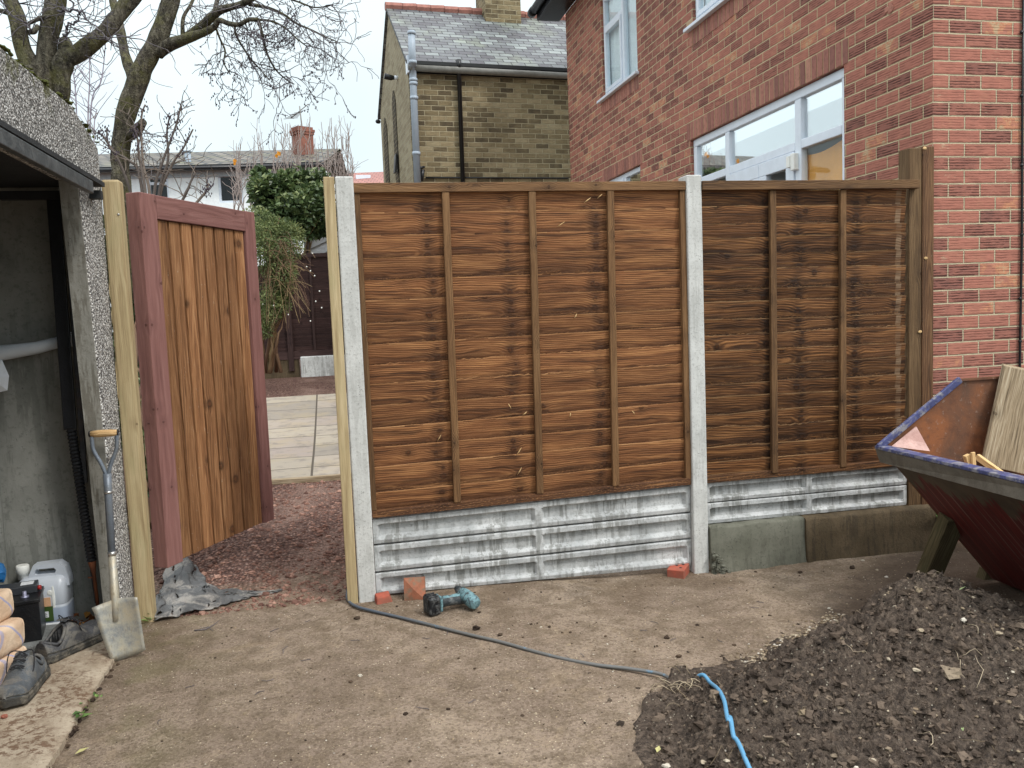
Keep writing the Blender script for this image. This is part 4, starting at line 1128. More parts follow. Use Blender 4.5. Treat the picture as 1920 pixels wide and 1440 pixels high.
# shoes
def shoe(heel, toe, mat, lab, seed, hgt=.105):
    heel, toe = Vector(heel), Vector(toe); ax = (toe - heel); L = ax.length; ax.normalize(); sd_ = Vector((-ax.y, ax.x, 0))
    root = thing('work_shoe', heel, lab, 'shoe', 'pair of worn work shoes')
    W = lambda s: (.045 + .010 * smooth(.2, .72, s)) * (1 - .90 * smooth(.84, 1.0, s) ** 2.4) * (.72 + .28 * smooth(0, .09, s)) * L / .30
    def H(s):
        return (.086 - .012 * smooth(.05, .16, s) + .056 * smooth(.16, .40, s)) * (1 - .42 * smooth(.42, .70, s)) * (1 - .55 * smooth(.88, 1.0, s) ** 2) * hgt / .105
    def pt(s, w_, z): return heel + ax * (s * L) + sd_ * w_ + Vector((0, 0, z))
    so = MB(); ns = 40
    out = []
    for lv, (k, z) in enumerate(((.99, .0), (1.06, .004), (1.07, .016), (1.04, .018), (1.08, .022), (1.07, .030), (1.02, .034))):
        ring = [];
        for i in range(ns + 1): s = i / ns; ring.append(pt(s * 1.015 - .0075, W(s) * k + .003, z + (.010 * smooth(.78, 1, s)) + (.003 * (i % 2) if lv == 0 else 0)))
        for i in range(ns, -1, -1): s = i / ns; ring.append(pt(s * 1.015 - .0075, -W(s) * k - .003, z + (.010 * smooth(.78, 1, s)) + (.003 * (i % 2) if lv == 0 else 0)))
        out.append(ring)
    loft(so, out); so.build('sole', M['shoe_sole'], root)
    up = MB(); NS, NA = 44, 22; n0 = len(up.v); fl = []
    for i in range(NS + 1):
        s = i / NS; w0, h = W(s), H(s)
        for j in range(NA + 1):
            a = math.pi * j / NA; ca, sa_ = math.cos(a), math.sin(a)
            y = w0 * math.copysign(abs(ca) ** .75, ca) * (1 - .14 * sa_ * (smooth(.5, .1, s) + .3)); z = .03 + (h - .03) * abs(sa_) ** .8
            if .03 < s < .36:
                lim = .80 * math.sin(math.pi * (s - .03) / .33) ** .4
                k = 1 - abs(y) / (w0 * lim + 1e-6) if lim > .05 else 0
                if k > 0: z = lerp(z, .040, smooth(0., .22, k))
            fl.append(.03 < s < .36 and abs(y) < w0 * .80 * math.sin(math.pi * min(max((s - .03) / .33, 0), 1)) ** .4 * .97)
            z += .0025 * mn.noise(Vector((s * 14, a * 2.5, seed))) + .010 * smooth(.8, 1, s)
            up.v.append(pt(.012 + s * .976, y, z))
    for i in range(NS):
        for j in range(NA):
            s = (i + .5) / NS; q = [n0 + i * (NA + 1) + j, n0 + (i + 1) * (NA + 1) + j, n0 + (i + 1) * (NA + 1) + j + 1, n0 + i * (NA + 1) + j + 1]
            zc = sum(up.v[x].z for x in q) / 4 - heel.z
            up.face(q, None, 0, 1 if sum(fl[x - n0] for x in q) >= 3 and 2 < j < NA - 3 else 0, True)
    up.face([n0 + j for j in range(NA + 1)]); up.build('upper', [mat, M['shoe_lining']], root)
    # padded collar and tongue
    cl = MB(); pts = []
    for k in range(25):
        a = 2 * math.pi * k / 24; s = .195 + .165 * math.cos(a); pts.append(pt(.012 + s * .976, W(s) * .76 * math.sin(a), H(s) * (1 - .09 * abs(math.sin(a))) - .002))
    cl.tube(pts, .0075, 8, cap=False); cl.build('collar', mat, root)
    tg = MB(); g = []
    for k in range(7):
        s = .345 + .038 * k; z = H(s) + .004 + (.016 * (1 - k / 6) if k < 3 else 0)
        g.append([pt(s, x * W(s) * .5, z - .004 * abs(x)) for x in (-1, -.5, 0, .5, 1)])
    for i in range(6):
        for j in range(4): tg.poly([g[i][j], g[i + 1][j], g[i + 1][j + 1], g[i][j + 1]], None, 0, 0, True)
    tg.build('tongue', mat, root)
    lc = MB(); rs = random.Random(seed)
    for k in range(4):
        s = .40 + .055 * k; z = H(s) + .009
        for d in (-1, 1):
            lc.tube(spline([pt(s, -d * W(s) * .42, z - .004), pt(s + .022, 0, z + .006), pt(s + .045, d * W(s) * .42, z - .006)], 5), .0026, 6)
    s = .40
    for d in (-1, 1): lc.tube(spline([pt(s, d * .004, H(s) + .016), pt(s + .04, d * .045, H(s) + .02), pt(s + .12, d * .052, H(s + .12) * .75), pt(s + .16, d * .036, H(s + .16) * .8)], 6), .0024, 6)
    lc.build('lace', M['lace'], root)
    # rand line
    rn = MB()
    for d in (-1, 1): rn.tube([pt(.01 + i / 30 * .975, d * (W(i / 30) * 1.03 + .001), .040 + .010 * smooth(.78, 1, i / 30) + .008 * smooth(.35, 0, i / 30)) for i in range(31)], .0022, 5)
    rn.build('welt', M['shoe_sole'], root)


q0, q1 = on(2, .032, 84, 1252), on(2, .032, 186, 1200)
shoe(Vector((q0.x - .03, q0.y + .05, .032)), Vector((q1.x - .005, q1.y + .075, .032)), M['shoe_leather'], 'black worn work shoe beside the shovel blade, its toe pointing away from the camera', 3, .115)
q0, q1 = on(2, .032, 84, 1268), on(2, .032, -6, 1345)
shoe(Vector((q0.x - .03, q0.y + .03, .032)), Vector((q1.x + .01, q1.y + .05, .032)), M['shoe_dusty'], 'dusty grey worn work shoe in front of the paper sacks, laces trailing', 8, .115)
b = MB(); q = on(2, .03, 8, 1346); b.blob(q + Vector((0, 0, .006)), .013, .01, .009, .3, 3); tag(b.build('brick_chip', M['brick_bright']), 'small red brick chip below the dusty grey shoe', 'brick chip')
b = MB(); rs = random.Random(12)
for k in range(28):
    p = Vector((rs.uniform(-1.52, -1.37), rs.uniform(-.12, .04), .035 + rs.uniform(0, .035))); b.leaf(p, (rs.uniform(-1, 1), rs.uniform(-1, 1), rs.uniform(-.2, .7)), (rs.uniform(-.4, .4), rs.uniform(-.4, .4), 1), rs.uniform(.03, .06), rs.uniform(.02, .035))
tag(b.build('dry_leaves', M['dry_leaf']), kind='stuff')

# ------------------------------------------------------------------ shovel
sv = thing('shovel', (-1.17, -.44, 0), 'square mouthed shovel with grey shaft and wooden grip leaning on the garage corner', 'shovel')
TL, TR, BL, BR = on(1, -.425, 174, 1133), on(1, -.415, 259, 1113), on(1, -.47, 210, 1247), on(1, -.44, 274, 1221)
BL.z = max(BL.z, .0); b = MB(); nu, nv = 10, 10; n0 = 0
for th in (0, .003):
    for j in range(nv + 1):
        for i in range(nu + 1):
            u_, v_ = i / nu, j / nv; p = BL.lerp(BR, u_).lerp(TL.lerp(TR, u_), v_)
            dish = .024 * (abs(2 * u_ - 1) ** 2.2) * (.4 + .6 * v_)
            cr_ = 0
            if v_ < .12: cr_ = (.12 - v_) * .35 * max(0, abs(2 * u_ - 1) - .7)
            b.v.append(p + Vector((0, -dish + th, cr_ - (.010 * (abs(2 * u_ - 1)) if v_ > .95 else 0))))
m = (nu + 1) * (nv + 1)
for o_ in (0, m):
    for j in range(nv):
        for i in range(nu):
            q = [o_ + j * (nu + 1) + i, o_ + j * (nu + 1) + i + 1, o_ + (j + 1) * (nu + 1) + i + 1, o_ + (j + 1) * (nu + 1) + i]
            b.face(q if not o_ else q[::-1], None, 0, 0, True)
edge = [i for i in range(nu + 1)] + [j * (nu + 1) + nu for j in range(1, nv + 1)] + [nv * (nu + 1) + i for i in range(nu - 1, -1, -1)] + [j * (nu + 1) for j in range(nv - 1, 0, -1)]
for k in range(len(edge)): a_, c_ = edge[k], edge[(k + 1) % len(edge)]; b.face([a_, a_ + m, c_ + m, c_])
b.build('blade', M['blade'], sv)
s0, s1, s2, s3 = on(1, -.41, 216, 1132), on(1, -.39, 210, 1040), on(1, -.34, 203, 925), on(1, -.335, 201, 888)
b = MB(); b.tube([on(1, -.435, 217, 1165), s0, s1], [.012, .019, .0175], 12); b.build('socket', M['blade'], sv)
b = MB(); b.tube([s1, s2, s3], [.0165, .0175, .0185], 14); b.build('shaft', M['shovel_grey'], sv)
b = MB(); b.tube([s1.lerp(s2, .0) + Vector((0, 0, -.004)), s1.lerp(s2, .05)], .0195, 14); b.build('ferrule', M['screw'], sv); b = MB(); b.tube([s2, s2.lerp(s3, .12)], .0195, 14); b.build('ferrule', M['screw'], sv)
h0, h1 = on(1, -.325, 170, 814), on(1, -.325, 220, 811)
b = MB()
b.tube(spline([s3 + Vector((0, 0, -.02)), on(1, -.333, 190, 870), on(1, -.328, 175, 843), on(1, -.325, 172, 818), h0], 5), .0092, 10)
b.tube(spline([s3 + Vector((0, 0, -.02)), on(1, -.333, 208, 870), on(1, -.328, 218, 843), on(1, -.325, 219, 818), h1], 5), .0092, 10)
b.build('fork', M['shovel_grey'], sv)
dv = (h1 - h0); b = MB(); b.tube([h0 - dv * .0, h0 + dv * .3, h0 + dv * .7, h1], [.0135, .0165, .0165, .0135], 14); gr = b.build('grip', M['grip_wood'], sv)
b = MB(); b.tube([h0 - dv * .07, h0 - dv * .01], [.012, .0145], 14); b.build('grip_cap', M['grip_cap'], gr); b = MB(); b.tube([h1 + dv * .01, h1 + dv * .05], [.0145, .012], 14); b.build('grip_cap', M['grip_cap'], gr)

# ------------------------------------------------------------------ torn plastic sheet by the gate
b = MB(); nu, nv = 70, 26
top_ = spline([on(2, .03, *q) for q in ((292, 1128), (312, 1086), (338, 1062), (366, 1076), (398, 1098), (440, 1106), (480, 1103), (522, 1101))], 10)
bot_ = spline([on(2, .01, *q) for q in ((287, 1166), (320, 1160), (350, 1153), (385, 1146), (412, 1137), (444, 1127), (482, 1117), (524, 1105))], 10)
for i in range(nu + 1):
    a_, c_ = top_[i], bot_[i]
    for j in range(nv + 1):
        s = j / nv; p = c_.lerp(a_, s); e = math.sin(math.pi * s)
        p = p + Vector((.03 * mn.noise(Vector((i * .25, j * .3, 3))), .02 * mn.noise(Vector((i * .3, j * .25, 8))), 0))
        hgt = .012 + .03 * e + .05 * abs(mn.noise(Vector((p.x * 7, p.y * 5, 1)))) + .045 * abs(mn.noise(Vector((p.x * 17 + p.y * 8, p.y * 12, 7)))) * (.3 + e)
        hgt *= .7; hgt += .04 * math.exp(-((i - 22) / 5) ** 2) * smooth(.35, .9, s) * (1 + .5 * mn.noise(Vector((i * .5, j * .4, 2)))); hgt *= 1 - .75 * smooth(45, 70, i)
        p.z = gz(p.x, p.y) + max(.006, hgt); b.v.append(p)
for i in range(nu):
    for j in range(nv):
        if mn.noise(Vector((i * .3, j * .4, 13))) > .44: continue
        b.face([i * (nv + 1) + j, (i + 1) * (nv + 1) + j, (i + 1) * (nv + 1) + j + 1, i * (nv + 1) + j + 1], None, 0, 0, True)
o = b.build('plastic_sheet', M['sheet_plastic']); tag(o, 'torn crumpled grey black plastic sheet on the ground in the gateway', 'plastic sheet')
sdm = o.modifiers.new('thickness', 'SOLIDIFY'); sdm.thickness = .004

# ------------------------------------------------------------------ cordless drill
dl = thing('cordless_drill', (.3, -.25, 0), 'worn teal and black cordless impact driver lying on the ground by the gravel boards', 'drill')
bp_ = on(2, .055, 816, 1131); hp = on(2, .05, 876, 1119); hd = (hp - bp_); hd.z = 0; HL = hd.length; hd.normalize(); hs = Vector((-hd.y, hd.x, 0))
Tm = Matrix(((hd.x, hs.x, 0, bp_.x), (hd.y, hs.y, 0, bp_.y), (0, 0, 1, 0), (0, 0, 0, 1)))
b = MB(); b.box(-.052, .012, -.042, .042, .006, .098, T=Tm); bb = b.build('battery', M['drill_black'], dl, bevel=.010)
b = MB()
for y in (-.026, 0, .026): b.box(-.046, .008, y - .007, y + .007, .0985, .103, T=Tm)
for z in (.03, .055, .08): b.box(-.02, .0, -.0465, -.0425, z - .006, z + .006, T=Tm)
b.build('rib', M['drill_black'], bb, bevel=.002)
b = MB(); b.box(-.0545, -.0522, -.026, .022, .025, .082, T=Tm); b.build('sticker', M['drill_dark'], bb, bevel=.001)
b = MB(); b.box(.014, .03, -.036, .038, .012, .092, T=Tm); b.build('foot', M['drill_teal'], dl, bevel=.008)
b = MB(); b.tube([Tm @ Vector(p) for p in ((.026, 0, .052), (.055, -.002, .052), (HL * .55, -.004, .050), (HL - .03, -.004, .048), (HL, -.004, .046))], [.030, .025, .024, .028, .034], 14); b.build('handle', M['drill_dark'], dl)
b = MB(); b.tube([Tm @ Vector(p) for p in ((.04, .0, .071), (HL * .5, -.002, .068), (HL - .03, -.004, .068))], [.015, .012, .018], 10); b.build('handle_spine', M['drill_teal'], dl)
a0, a1 = on(2, .085, 858, 1104), on(2, .045, 889, 1130); ad = (a1 - a0)
b = MB(); b.tube([a0 + ad * t for t in (.22, .25, .45, .75, 1.0, 1.10, 1.14)], [.02, .028, .033, .036, .035, .030, .022], 18); hb = b.build('motor_housing', M['drill_teal'], dl)
b = MB(); b.tube([a0 + ad * t for t in (.62, .64, .70, .72)], [.033, .0352, .0352, .033], 18); b.build('grip_band', M['drill_dark'], hb)
b = MB(); b.tube([a0 + ad * t for t in (-.10, -.08, .0, .02, .26, .29)], [.009, .014, .015, .020, .026, .024], 16); b.build('chuck', M['drill_dark'], dl)
b = MB(); c = Tm @ Vector((HL * .78, .022, .05)); b.blob(c, .012, .012, .01, .1, 2); b.build('trigger', M['drill_black'], dl)

# ------------------------------------------------------------------ bricks
p = on(2, .0, 780, 1127); T = Matrix.Translation((p.x - .005, p.y + .012, .0)) @ Matrix.Rotation(R(-9), 4, 'Z') @ Matrix.Rotation(R(-14), 4, 'X')
b = MB(); hw = .056; H_ = .118; Dp = .03
P = [(-hw, 0, 0), (hw, 0, 0), (hw, 0, H_), (-hw, 0, H_)]; K = [(-hw, .06, 0), (hw, .06, 0), (hw, .06, H_), (-hw, .06, H_)]; ap = (0, -.022, .056)
for i in range(4):
    j = (i + 1) % 4; b.poly([T @ Vector(P[i]), T @ Vector(P[j]), T @ Vector(ap)]); b.poly([T @ Vector(P[j]), T @ Vector(P[i]), T @ Vector(K[i]), T @ Vector(K[j])])
b.poly([T @ Vector(k) for k in K][::-1])
tag(b.build('post_cap', M['terracotta'], bevel=.003), 'orange square pyramid topped block leaning on the lowest gravel board by the drill', 'post cap')
p = on(2, .0, 722, 1130); b = MB(); T = Matrix.Translation((p.x, p.y + .02, .0)) @ Matrix.Rotation(R(8), 4, 'Z'); b.hexa([T @ Vector(q) for q in ((-.05, -.03, -.02), (.045, -.03, -.02), (.05, .04, -.02), (-.05, .04, -.02), (-.045, -.02, .03), (.02, -.025, .04), (.03, .04, .045), (-.045, .04, .04))])
tag(b.build('brick_piece', M['brick_bright'], bevel=.006), 'broken red brick piece wedged at the foot of the left concrete post', 'brick')
p = on(2, -.045, 1283, 1082); T = Matrix.Translation((p.x - .02, p.y + .05, -.045)) @ Matrix.Rotation(R(-38), 4, 'Z') @ Matrix.Rotation(R(3), 4, 'X')
b = MB(); b.box(-.05, .05, -.045, .09, -.03, .045, T=T); bk = b.build('brick_piece', M['brick_bright'], bevel=.005); tag(bk, 'bright red brick with holes beside the middle concrete post', 'brick')
b = MB()
for q in ((.02, .0), (-.01, .03), (.022, .055)): b = MB(); b.tube([T @ Vector((q[0], q[1], .0445)), T @ Vector((q[0], q[1], .0462))], .008, 10); b.build('hole', M['dark_room'], bk)

# ------------------------------------------------------------------ soil heap
HP = [(.77, -2.02), (.86, -1.74), (.98, -1.54), (1.26, -1.38), (1.60, -1.20), (2.0, -1.04), (2.35, -.93), (2.7, -.88), (3.0, -1.0), (3.25, -1.4), (3.5, -2.6), (3.2, -3.3), (1.9, -3.5), (.95, -3.2), (.68, -2.6)]


def poly_sd(x, y):
    ins = False; dm = 9.
    n = len(HP)
    for i in range(n):
        x0, y0 = HP[i]; x1, y1 = HP[(i + 1) % n]
        if (y0 > y) != (y1 > y) and x < (x1 - x0) * (y - y0) / (y1 - y0) + x0: ins = not ins
        dx, dy = x1 - x0, y1 - y0; t = max(0, min(1, ((x - x0) * dx + (y - y0) * dy) / (dx * dx + dy * dy)))
        dm = min(dm, math.hypot(x - x0 - t * dx, y - y0 - t * dy))
    return dm if ins else -dm


def heap(x, y):
    d = poly_sd(x, y) + .07 * mn.noise(Vector((x * 3, y * 3, 5))) + .04 * mn.noise(Vector((x * 9, y * 9, 2)))
    if d <= -.06: return -.05
    k = smooth(-.03, .40, d)
    dy = (y + 1.28) / (.75 if y < -1.28 else .40)
    h = k * (.055 + .23 * math.exp(-((x - 2.32) / (.60 if x < 2.32 else .36)) ** 2 - dy * dy) + .05 * math.exp(-((x - 1.55) / .5) ** 2 - ((y + 1.75) / .35) ** 2))
    v = Vector((x, y, 0)); am = smooth(-.05, .12, d)
    wv = v + Vector((mn.noise(v * 6), mn.noise(v * 6 + Vector((4, 2, 1))), 0)) * .05
    h += am * (.030 * mn.noise(wv * 4.5 + Vector((3, 1, 2))) + .030 * mn.noise(wv * 10) + .036 * abs(mn.noise(wv * 17 + Vector((7, 0, 0)))) + .034 * abs(mn.noise(wv * 31)) + .024 * abs(mn.noise(v * 58)) + .010 * mn.noise(v * 120) - .02)
    # a dug bite in the face of the heap, two lumps at its left toe
    h -= .09 * math.exp(-(((x - 1.99) / .13) ** 2 + ((y + 1.40) / .09) ** 2))
    h += .075 * math.exp(-(((x - 1.14) / .09) ** 2 + ((y + 1.40) / .08) ** 2)) + .05 * math.exp(-(((x - .98) / .1) ** 2 + ((y + 1.57) / .08) ** 2))
    return max(h, -.05 if d < -.03 else .002 * (d > 0))


b = MB(); st = .0085; xs = arr([(.6, 3.9, st)]); ys = arr([(-3.0, -.6, st)]); nx = len(xs)
HG = {}
for j, y in enumerate(ys):
    for i, x in enumerate(xs):
        z = heap(x, y) + dip(x, y) * smooth(.25, .0, poly_sd(x, y)); HG[(i, j)] = z; b.v.append(Vector((x, y, z)))
for j in range(len(ys) - 1):
    for i in range(nx - 1):
        if max(HG[(i, j)], HG[(i + 1, j)], HG[(i, j + 1)], HG[(i + 1, j + 1)]) > -.09:
            b.face([j * nx + i, j * nx + i + 1, (j + 1) * nx + i + 1, (j + 1) * nx + i], None, 0, 0, True)
o = b.build('soil_heap', M['soil']); tag(o, 'heap of dark dug soil with stones and roots, at the bottom right', 'soil heap', kind=None)


def hz(x, y):
    i = int((x - .6) / st + .5); j = int((y + 3.0) / st + .5); return max(HG.get((i, j), 0.), gz(x, y))


rs = random.Random(21); b = MB(); bs = MB()
k = 0
while k < 6500:
    x, y = rs.uniform(.6, 3.8), rs.uniform(-2.7, -.65); d = poly_sd(x, y)
    if d < -.38 or (d < 0 and rs.random() > .30 * math.exp(d / .09)): continue
    k += 1; s = min(.034, .004 + rs.expovariate(1 / .0040)) * (1 if d > 0 else .75); z = hz(x, y)
    if rs.random() < .965: b.blob((x, y, z - s * .1), s * rs.uniform(.7, 1.4), s * rs.uniform(.7, 1.4), s * rs.uniform(.5, .9), 1.7, k, nu=6, nv=4, rot=rs.random() * 6)
    else: s = min(s, .012); bs.blob((x, y, z + s * .3), s * rs.uniform(.7, 1.4), s, s * .6, .5, k, nu=7, nv=4, rot=rs.random() * 6)
for k in range(620):            # gravel spilled along the heap's back edge
    t = rs.random(); x = lerp(1.5, 2.25, t); y = lerp(-1.24, -.88, t) + rs.gauss(-.03, .05); s = rs.uniform(.003, .0075); bs.blob((x, y, hz(x, y) + s * .4), s * 1.3, s, s * .7, .5, k, nu=6, nv=4)
for px, py, s in ((1715, 1100, .03), (1725, 1125, .018), (1668, 1118, .014), (1505, 1275, .018), (1715, 1270, .026), (1425, 1375, .02), (1330, 1400, .022), (1535, 1390, .032), (1600, 1365, .03), (1445, 1230, .018), (1770, 1190, .018), (1900, 1175, .02)):
    q = on(2, .22, px, py); q.z = hz(q.x, q.y); bs.blob(q + Vector((0, 0, s * .05)), s * 1., s * .8, s * .6, .9, px, r=rs.random() * .5, nu=9, nv=6)
tag(b.build('soil_clods', M['clods']), kind='stuff'); tag(bs.build('heap_stones', M['stones']), kind='stuff')
b = MB()
for k in range(34):
    x, y = rs.uniform(.85, 3.0), rs.uniform(-2.4, -.9)
    if poly_sd(x, y) < -.02: continue
    a = rs.random() * 6.3; P = []
    L = rs.uniform(.03, .16); p = Vector((x, y, 0))
    for i in range(6):
        p = p + Vector((math.cos(a), math.sin(a), 0)) * L / 5; a += rs.gauss(0, .35); P.append(Vector((p.x, p.y, hz(p.x, p.y) + .006 + .012 * math.sin(i * .6))))
    b.tube(P, [.0012] * 4 + [.0009, .0006], 5)
cx_ = on(2, .05, 1272, 1272)
for k in range(16):             # pale roots sticking from the clod over the hose
    a = rs.random() * 6.3; p = Vector((cx_.x + rs.gauss(0, .03), cx_.y + rs.gauss(0, .03), 0)); p.z = hz(p.x, p.y); P = [p]
    for i in range(5): p = p + Vector((math.cos(a) * .018, math.sin(a) * .018, .016 - .007 * i)); a += rs.gauss(0, .7); P.append(p)
    b.tube(P, .0015, 5)
tag(b.build('roots', M['roots']), kind='stuff')

# hose
P = [on(2, .012 + gz(0, -.1), *q) for q in ((660, 1096), (651, 1112), (653, 1126), (668, 1137), (700, 1146), (760, 1160), (820, 1175), (880, 1190), (940, 1204), (1000, 1221), (1060, 1236), (1120, 1247), (1180, 1254), (1245, 1266))]
P[0].z += .05; Pb = []
for px, py in ((1275, 1272), (1300, 1272), (1318, 1270), (1332, 1278), (1345, 1292), (1353, 1310), (1359, 1327), (1363, 1342), (1367, 1357), (1370, 1372), (1375, 1388), (1381, 1402), (1388, 1418), (1396, 1432), (1404, 1446), (1420, 1480), (1440, 1520)):
    q = on(2, .1, px, py); z = hz(q.x, q.y); q = on(2, z + .01, px, py); zs_ = [hz(q.x + a_, q.y + c_) for a_ in (-.03, 0, .03) for c_ in (-.03, 0, .03)]; q.z = (.25 * sum(zs_) / 9 + .75 * max(zs_) + .008) if px > 1310 else hz(q.x, q.y) - .02; Pb.append(q)
b = MB()
for _ in range(3):
    for i in range(4, len(Pb) - 1): Pb[i].z = max(Pb[i].z - .004, (Pb[i - 1].z + Pb[i].z + Pb[i + 1].z) / 3)
b.tube(spline(P + Pb, 6), .0078, 10); tag(b.build('hose', M['hose']), 'muddy blue hose running from the concrete post across the ground and over the soil heap', 'hose')

# ------------------------------------------------------------------ loose bits on the ground
b = MB(); b2 = MB(); b3 = MB()
for k in range(1500):
    x, y = rs.uniform(-1.15, 3.0), rs.uniform(-3.0, .0)
    if poly_sd(x, y) > -.03: continue
    s = min(.010, .002 + rs.expovariate(1 / .0014)); (b if rs.random() < .6 else b2).blob((x, y, gz(x, y) + s * .2), s * rs.uniform(.8, 1.6), s, s * .55, .5, k, nu=6, nv=4, rot=rs.random() * 6)
for px, py, s in ((670, 1160, .016), (893, 1180, .02), (938, 1192, .012), (1598, 1052, .018), (1500, 1060, .013), (1030, 1175, .008), (996, 1170, .007), (1250, 1185, .014), (1272, 1220, .014), (1135, 1190, .008), (950, 1208, .008), (657, 1280, .009), (760, 1340, .01), (890, 1255, .007), (860, 1235, .006), (930, 1225, .006)):
    q = on(2, 0, px, py); b2.blob((q.x, q.y, gz(q.x, q.y) + s * .4), s, s * .8, s * .6, .5, px, nu=8, nv=5)
tag(b.build('stone_chips', M['stones']), kind='stuff'); tag(b2.build('dirt_crumbs', M['dark_bits']), kind='stuff')
for k in range(3800):
    y = .05 + rs.random() ** 1.4 * 3.0; x = rs.uniform(-1.2, .3)
    s = min(.022, .004 + rs.expovariate(1 / .004)); b3.blob((x, y, gz(x, y) + s * .1), s * rs.uniform(.8, 1.5), s, s * .6, .7, k, nu=6, nv=4, rot=rs.random() * 6)
tag(b3.build('brick_gravel', M['red_chips']), kind='stuff')
b = MB()
for k in range(40):
    x, y = rs.uniform(-1., 2.2), rs.uniform(-2., -.1)
    if poly_sd(x, y) > -.05: continue
    a = rs.random() * 6.3; p = Vector((x, y, gz(x, y) + .004)); P = [p]
    for i in range(4): p = p + Vector((math.cos(a), math.sin(a), 0)) * rs.uniform(.006, .018); a += rs.gauss(0, .5); P.append(Vector((p.x, p.y, gz(p.x, p.y) + .004)))
    b.tube(P, .0014, 4)
P = [on(2, .006, *q) for q in ((364, 1182), (385, 1180), (400, 1172), (412, 1162))]; b.tube(P, [.003, .003, .002, .001], 5)
tag(b.build('twig_litter', M['twig']), kind='stuff')
# crack along the slab with weeds, single leaves
b = MB()
for k in range(130):
    y = rs.uniform(-2.4, -.5); x = -1.205 + rs.gauss(0, .012); s = rs.uniform(.004, .013); b.blob((x, y, s * .4), s, s, s * .6, .6, k, nu=6, nv=4)
tag(b.build('crack_debris', M['dark_bits']), kind='stuff')
def rosette(name, c, n, L, W, lab, mat='weed_leaf', rise=.5, seed=1, spread=.01):
    rr = random.Random(seed); b = MB()
    for k in range(n):
        a = rr.random() * 6.3; b.leaf(Vector(c) + Vector((rr.gauss(0, spread), rr.gauss(0, spread), rr.uniform(0, .02))), (math.cos(a), math.sin(a), rr.uniform(.1, rise * 2)), (0, 0, 1), L * rr.uniform(.6, 1.2), W * rr.uniform(.7, 1.2))
    tag(b.build(name, M[mat]), lab, 'weed')
q = on(2, .0, 150, 1350); rosette('weed', (q.x, q.y, .006), 5, .045, .03, 'small two leaved weed growing in the crack at the slab edge', rise=.2, seed=3)
q = on(2, .0, 168, 1315); rosette('weed', (q.x, q.y, .004), 16, .02, .014, 'row of tiny clover like weeds in the crack below the shoes', rise=.4, seed=4, spread=.03)
q = on(2, .0, 281, 1168); rosette('weed', (q.x, q.y, .004), 7, .045, .02, 'small green weed at the foot of the left gate post', rise=.6, seed=5)
q = on(2, .0, 1795, 1018); rosette('weed', (q.x, q.y + .1, .0), 46, .07, .04, 'leafy green weed on the ground behind the timber prop of the skip', rise=.5, seed=6, spread=.05)
q = on(1, -.02, 1752, 950); rosette('weed', (q.x, q.y - .06, q.z - .06), 22, .06, .04, 'green weed growing beside the foot of the brown corner post', rise=.6, seed=7, spread=.025)
for px, py, L, mt, lab, yaw in ((140, 1414, .05, 'pale_leaf', 'single pale yellow fallen leaf on the ground near the slab edge', .6), (98, 1428, .03, 'pale_leaf', 'small pale leaf in the crack at the bottom left', 2.), (1232, 1411, .04, 'pale_leaf', 'yellow green fallen leaf at the left foot of the soil heap', 1.)):
    q = on(2, .01, px, py); b = MB(); b.leaf(q, (math.cos(yaw), math.sin(yaw), .1), (0, 0, 1), L, L * .5, fold=.12); tag(b.build('fallen_leaf', M[mt]), lab, 'leaf')
for px, py, L, lab in ((1790, 1375, .05, 'pale green leaf fragment lying on the soil heap'), (1795, 1108, .06, 'bright green grass blade lying on top of the soil heap')):
    q = on(2, .25, px, py); q = on(2, hz(q.x, q.y) + .02, px, py); b = MB(); b.leaf(q, (1, .3, .15), (0, 0, 1), L, L * (.7 if L < .055 else .12)); tag(b.build('fallen_leaf', M['pale_green_leaf']), lab, 'leaf')

# ------------------------------------------------------------------ steel skip on timber props
SY = -.70
P0, P1, PB = on(1, SY, 1652, 840), on(1, SY, 1795, 713), on(1, SY, 1860, 1085)
sk = thing('skip', (P0.x, SY, 0), 'rusty blue rimmed steel tipping skip with dark red sloping front, on timber props', 'skip')
Yn = -2.0; XR = 4.1
prof = [(P0.x, P0.z), (P1.x, P1.z), (XR, P1.z - .01), (XR, .06), (PB.x, PB.z)]
b = MB()                                                # far end plate
f_ = [Vector((x, SY, z)) for x, z in prof]; g_ = [Vector((x, SY + .006, z)) for x, z in prof]
b.poly(f_[::-1]); b.poly(g_)
for i in range(5): b.poly([f_[i], f_[(i + 1) % 5], g_[(i + 1) % 5], g_[i]])
b.build('end_plate', M['skip_rust'], sk)
b = MB(); L0 = Vector((P0.x, 0, P0.z)); LB = Vector((PB.x, 0, PB.z)); dn = LB - L0; dl_ = dn.length
b.poly([(P0.x, Yn, P0.z), (PB.x, Yn, PB.z), (PB.x, SY - .002, PB.z), (P0.x, SY - .002, P0.z)], [(0, 0), (0, dl_), (SY - Yn, dl_), (SY - Yn, 0)])
b.build('front_plate', M['skip_red'], sk)
b = MB(); b.poly([(P0.x + .012, SY - .003, P0.z), (PB.x + .012, SY - .003, PB.z), (PB.x + .012, Yn, PB.z), (P0.x + .012, Yn, P0.z)]); b.poly([(PB.x, Yn, PB.z), (XR, Yn, .06), (XR, SY - .003, .06), (PB.x, SY - .003, PB.z)]); b.poly([(XR, Yn, .06), (XR, Yn, P1.z), (XR, SY - .003, P1.z), (XR, SY - .003, .06)])
b.build('lining', M['skip_rust'], sk)
b = MB(); b.box(P0.x - .03, P0.x + .035, Yn, SY + .012, P0.z - .004, P0.z + .014, 1); b.build('lip', M['skip_blue'], sk, bevel=.004)
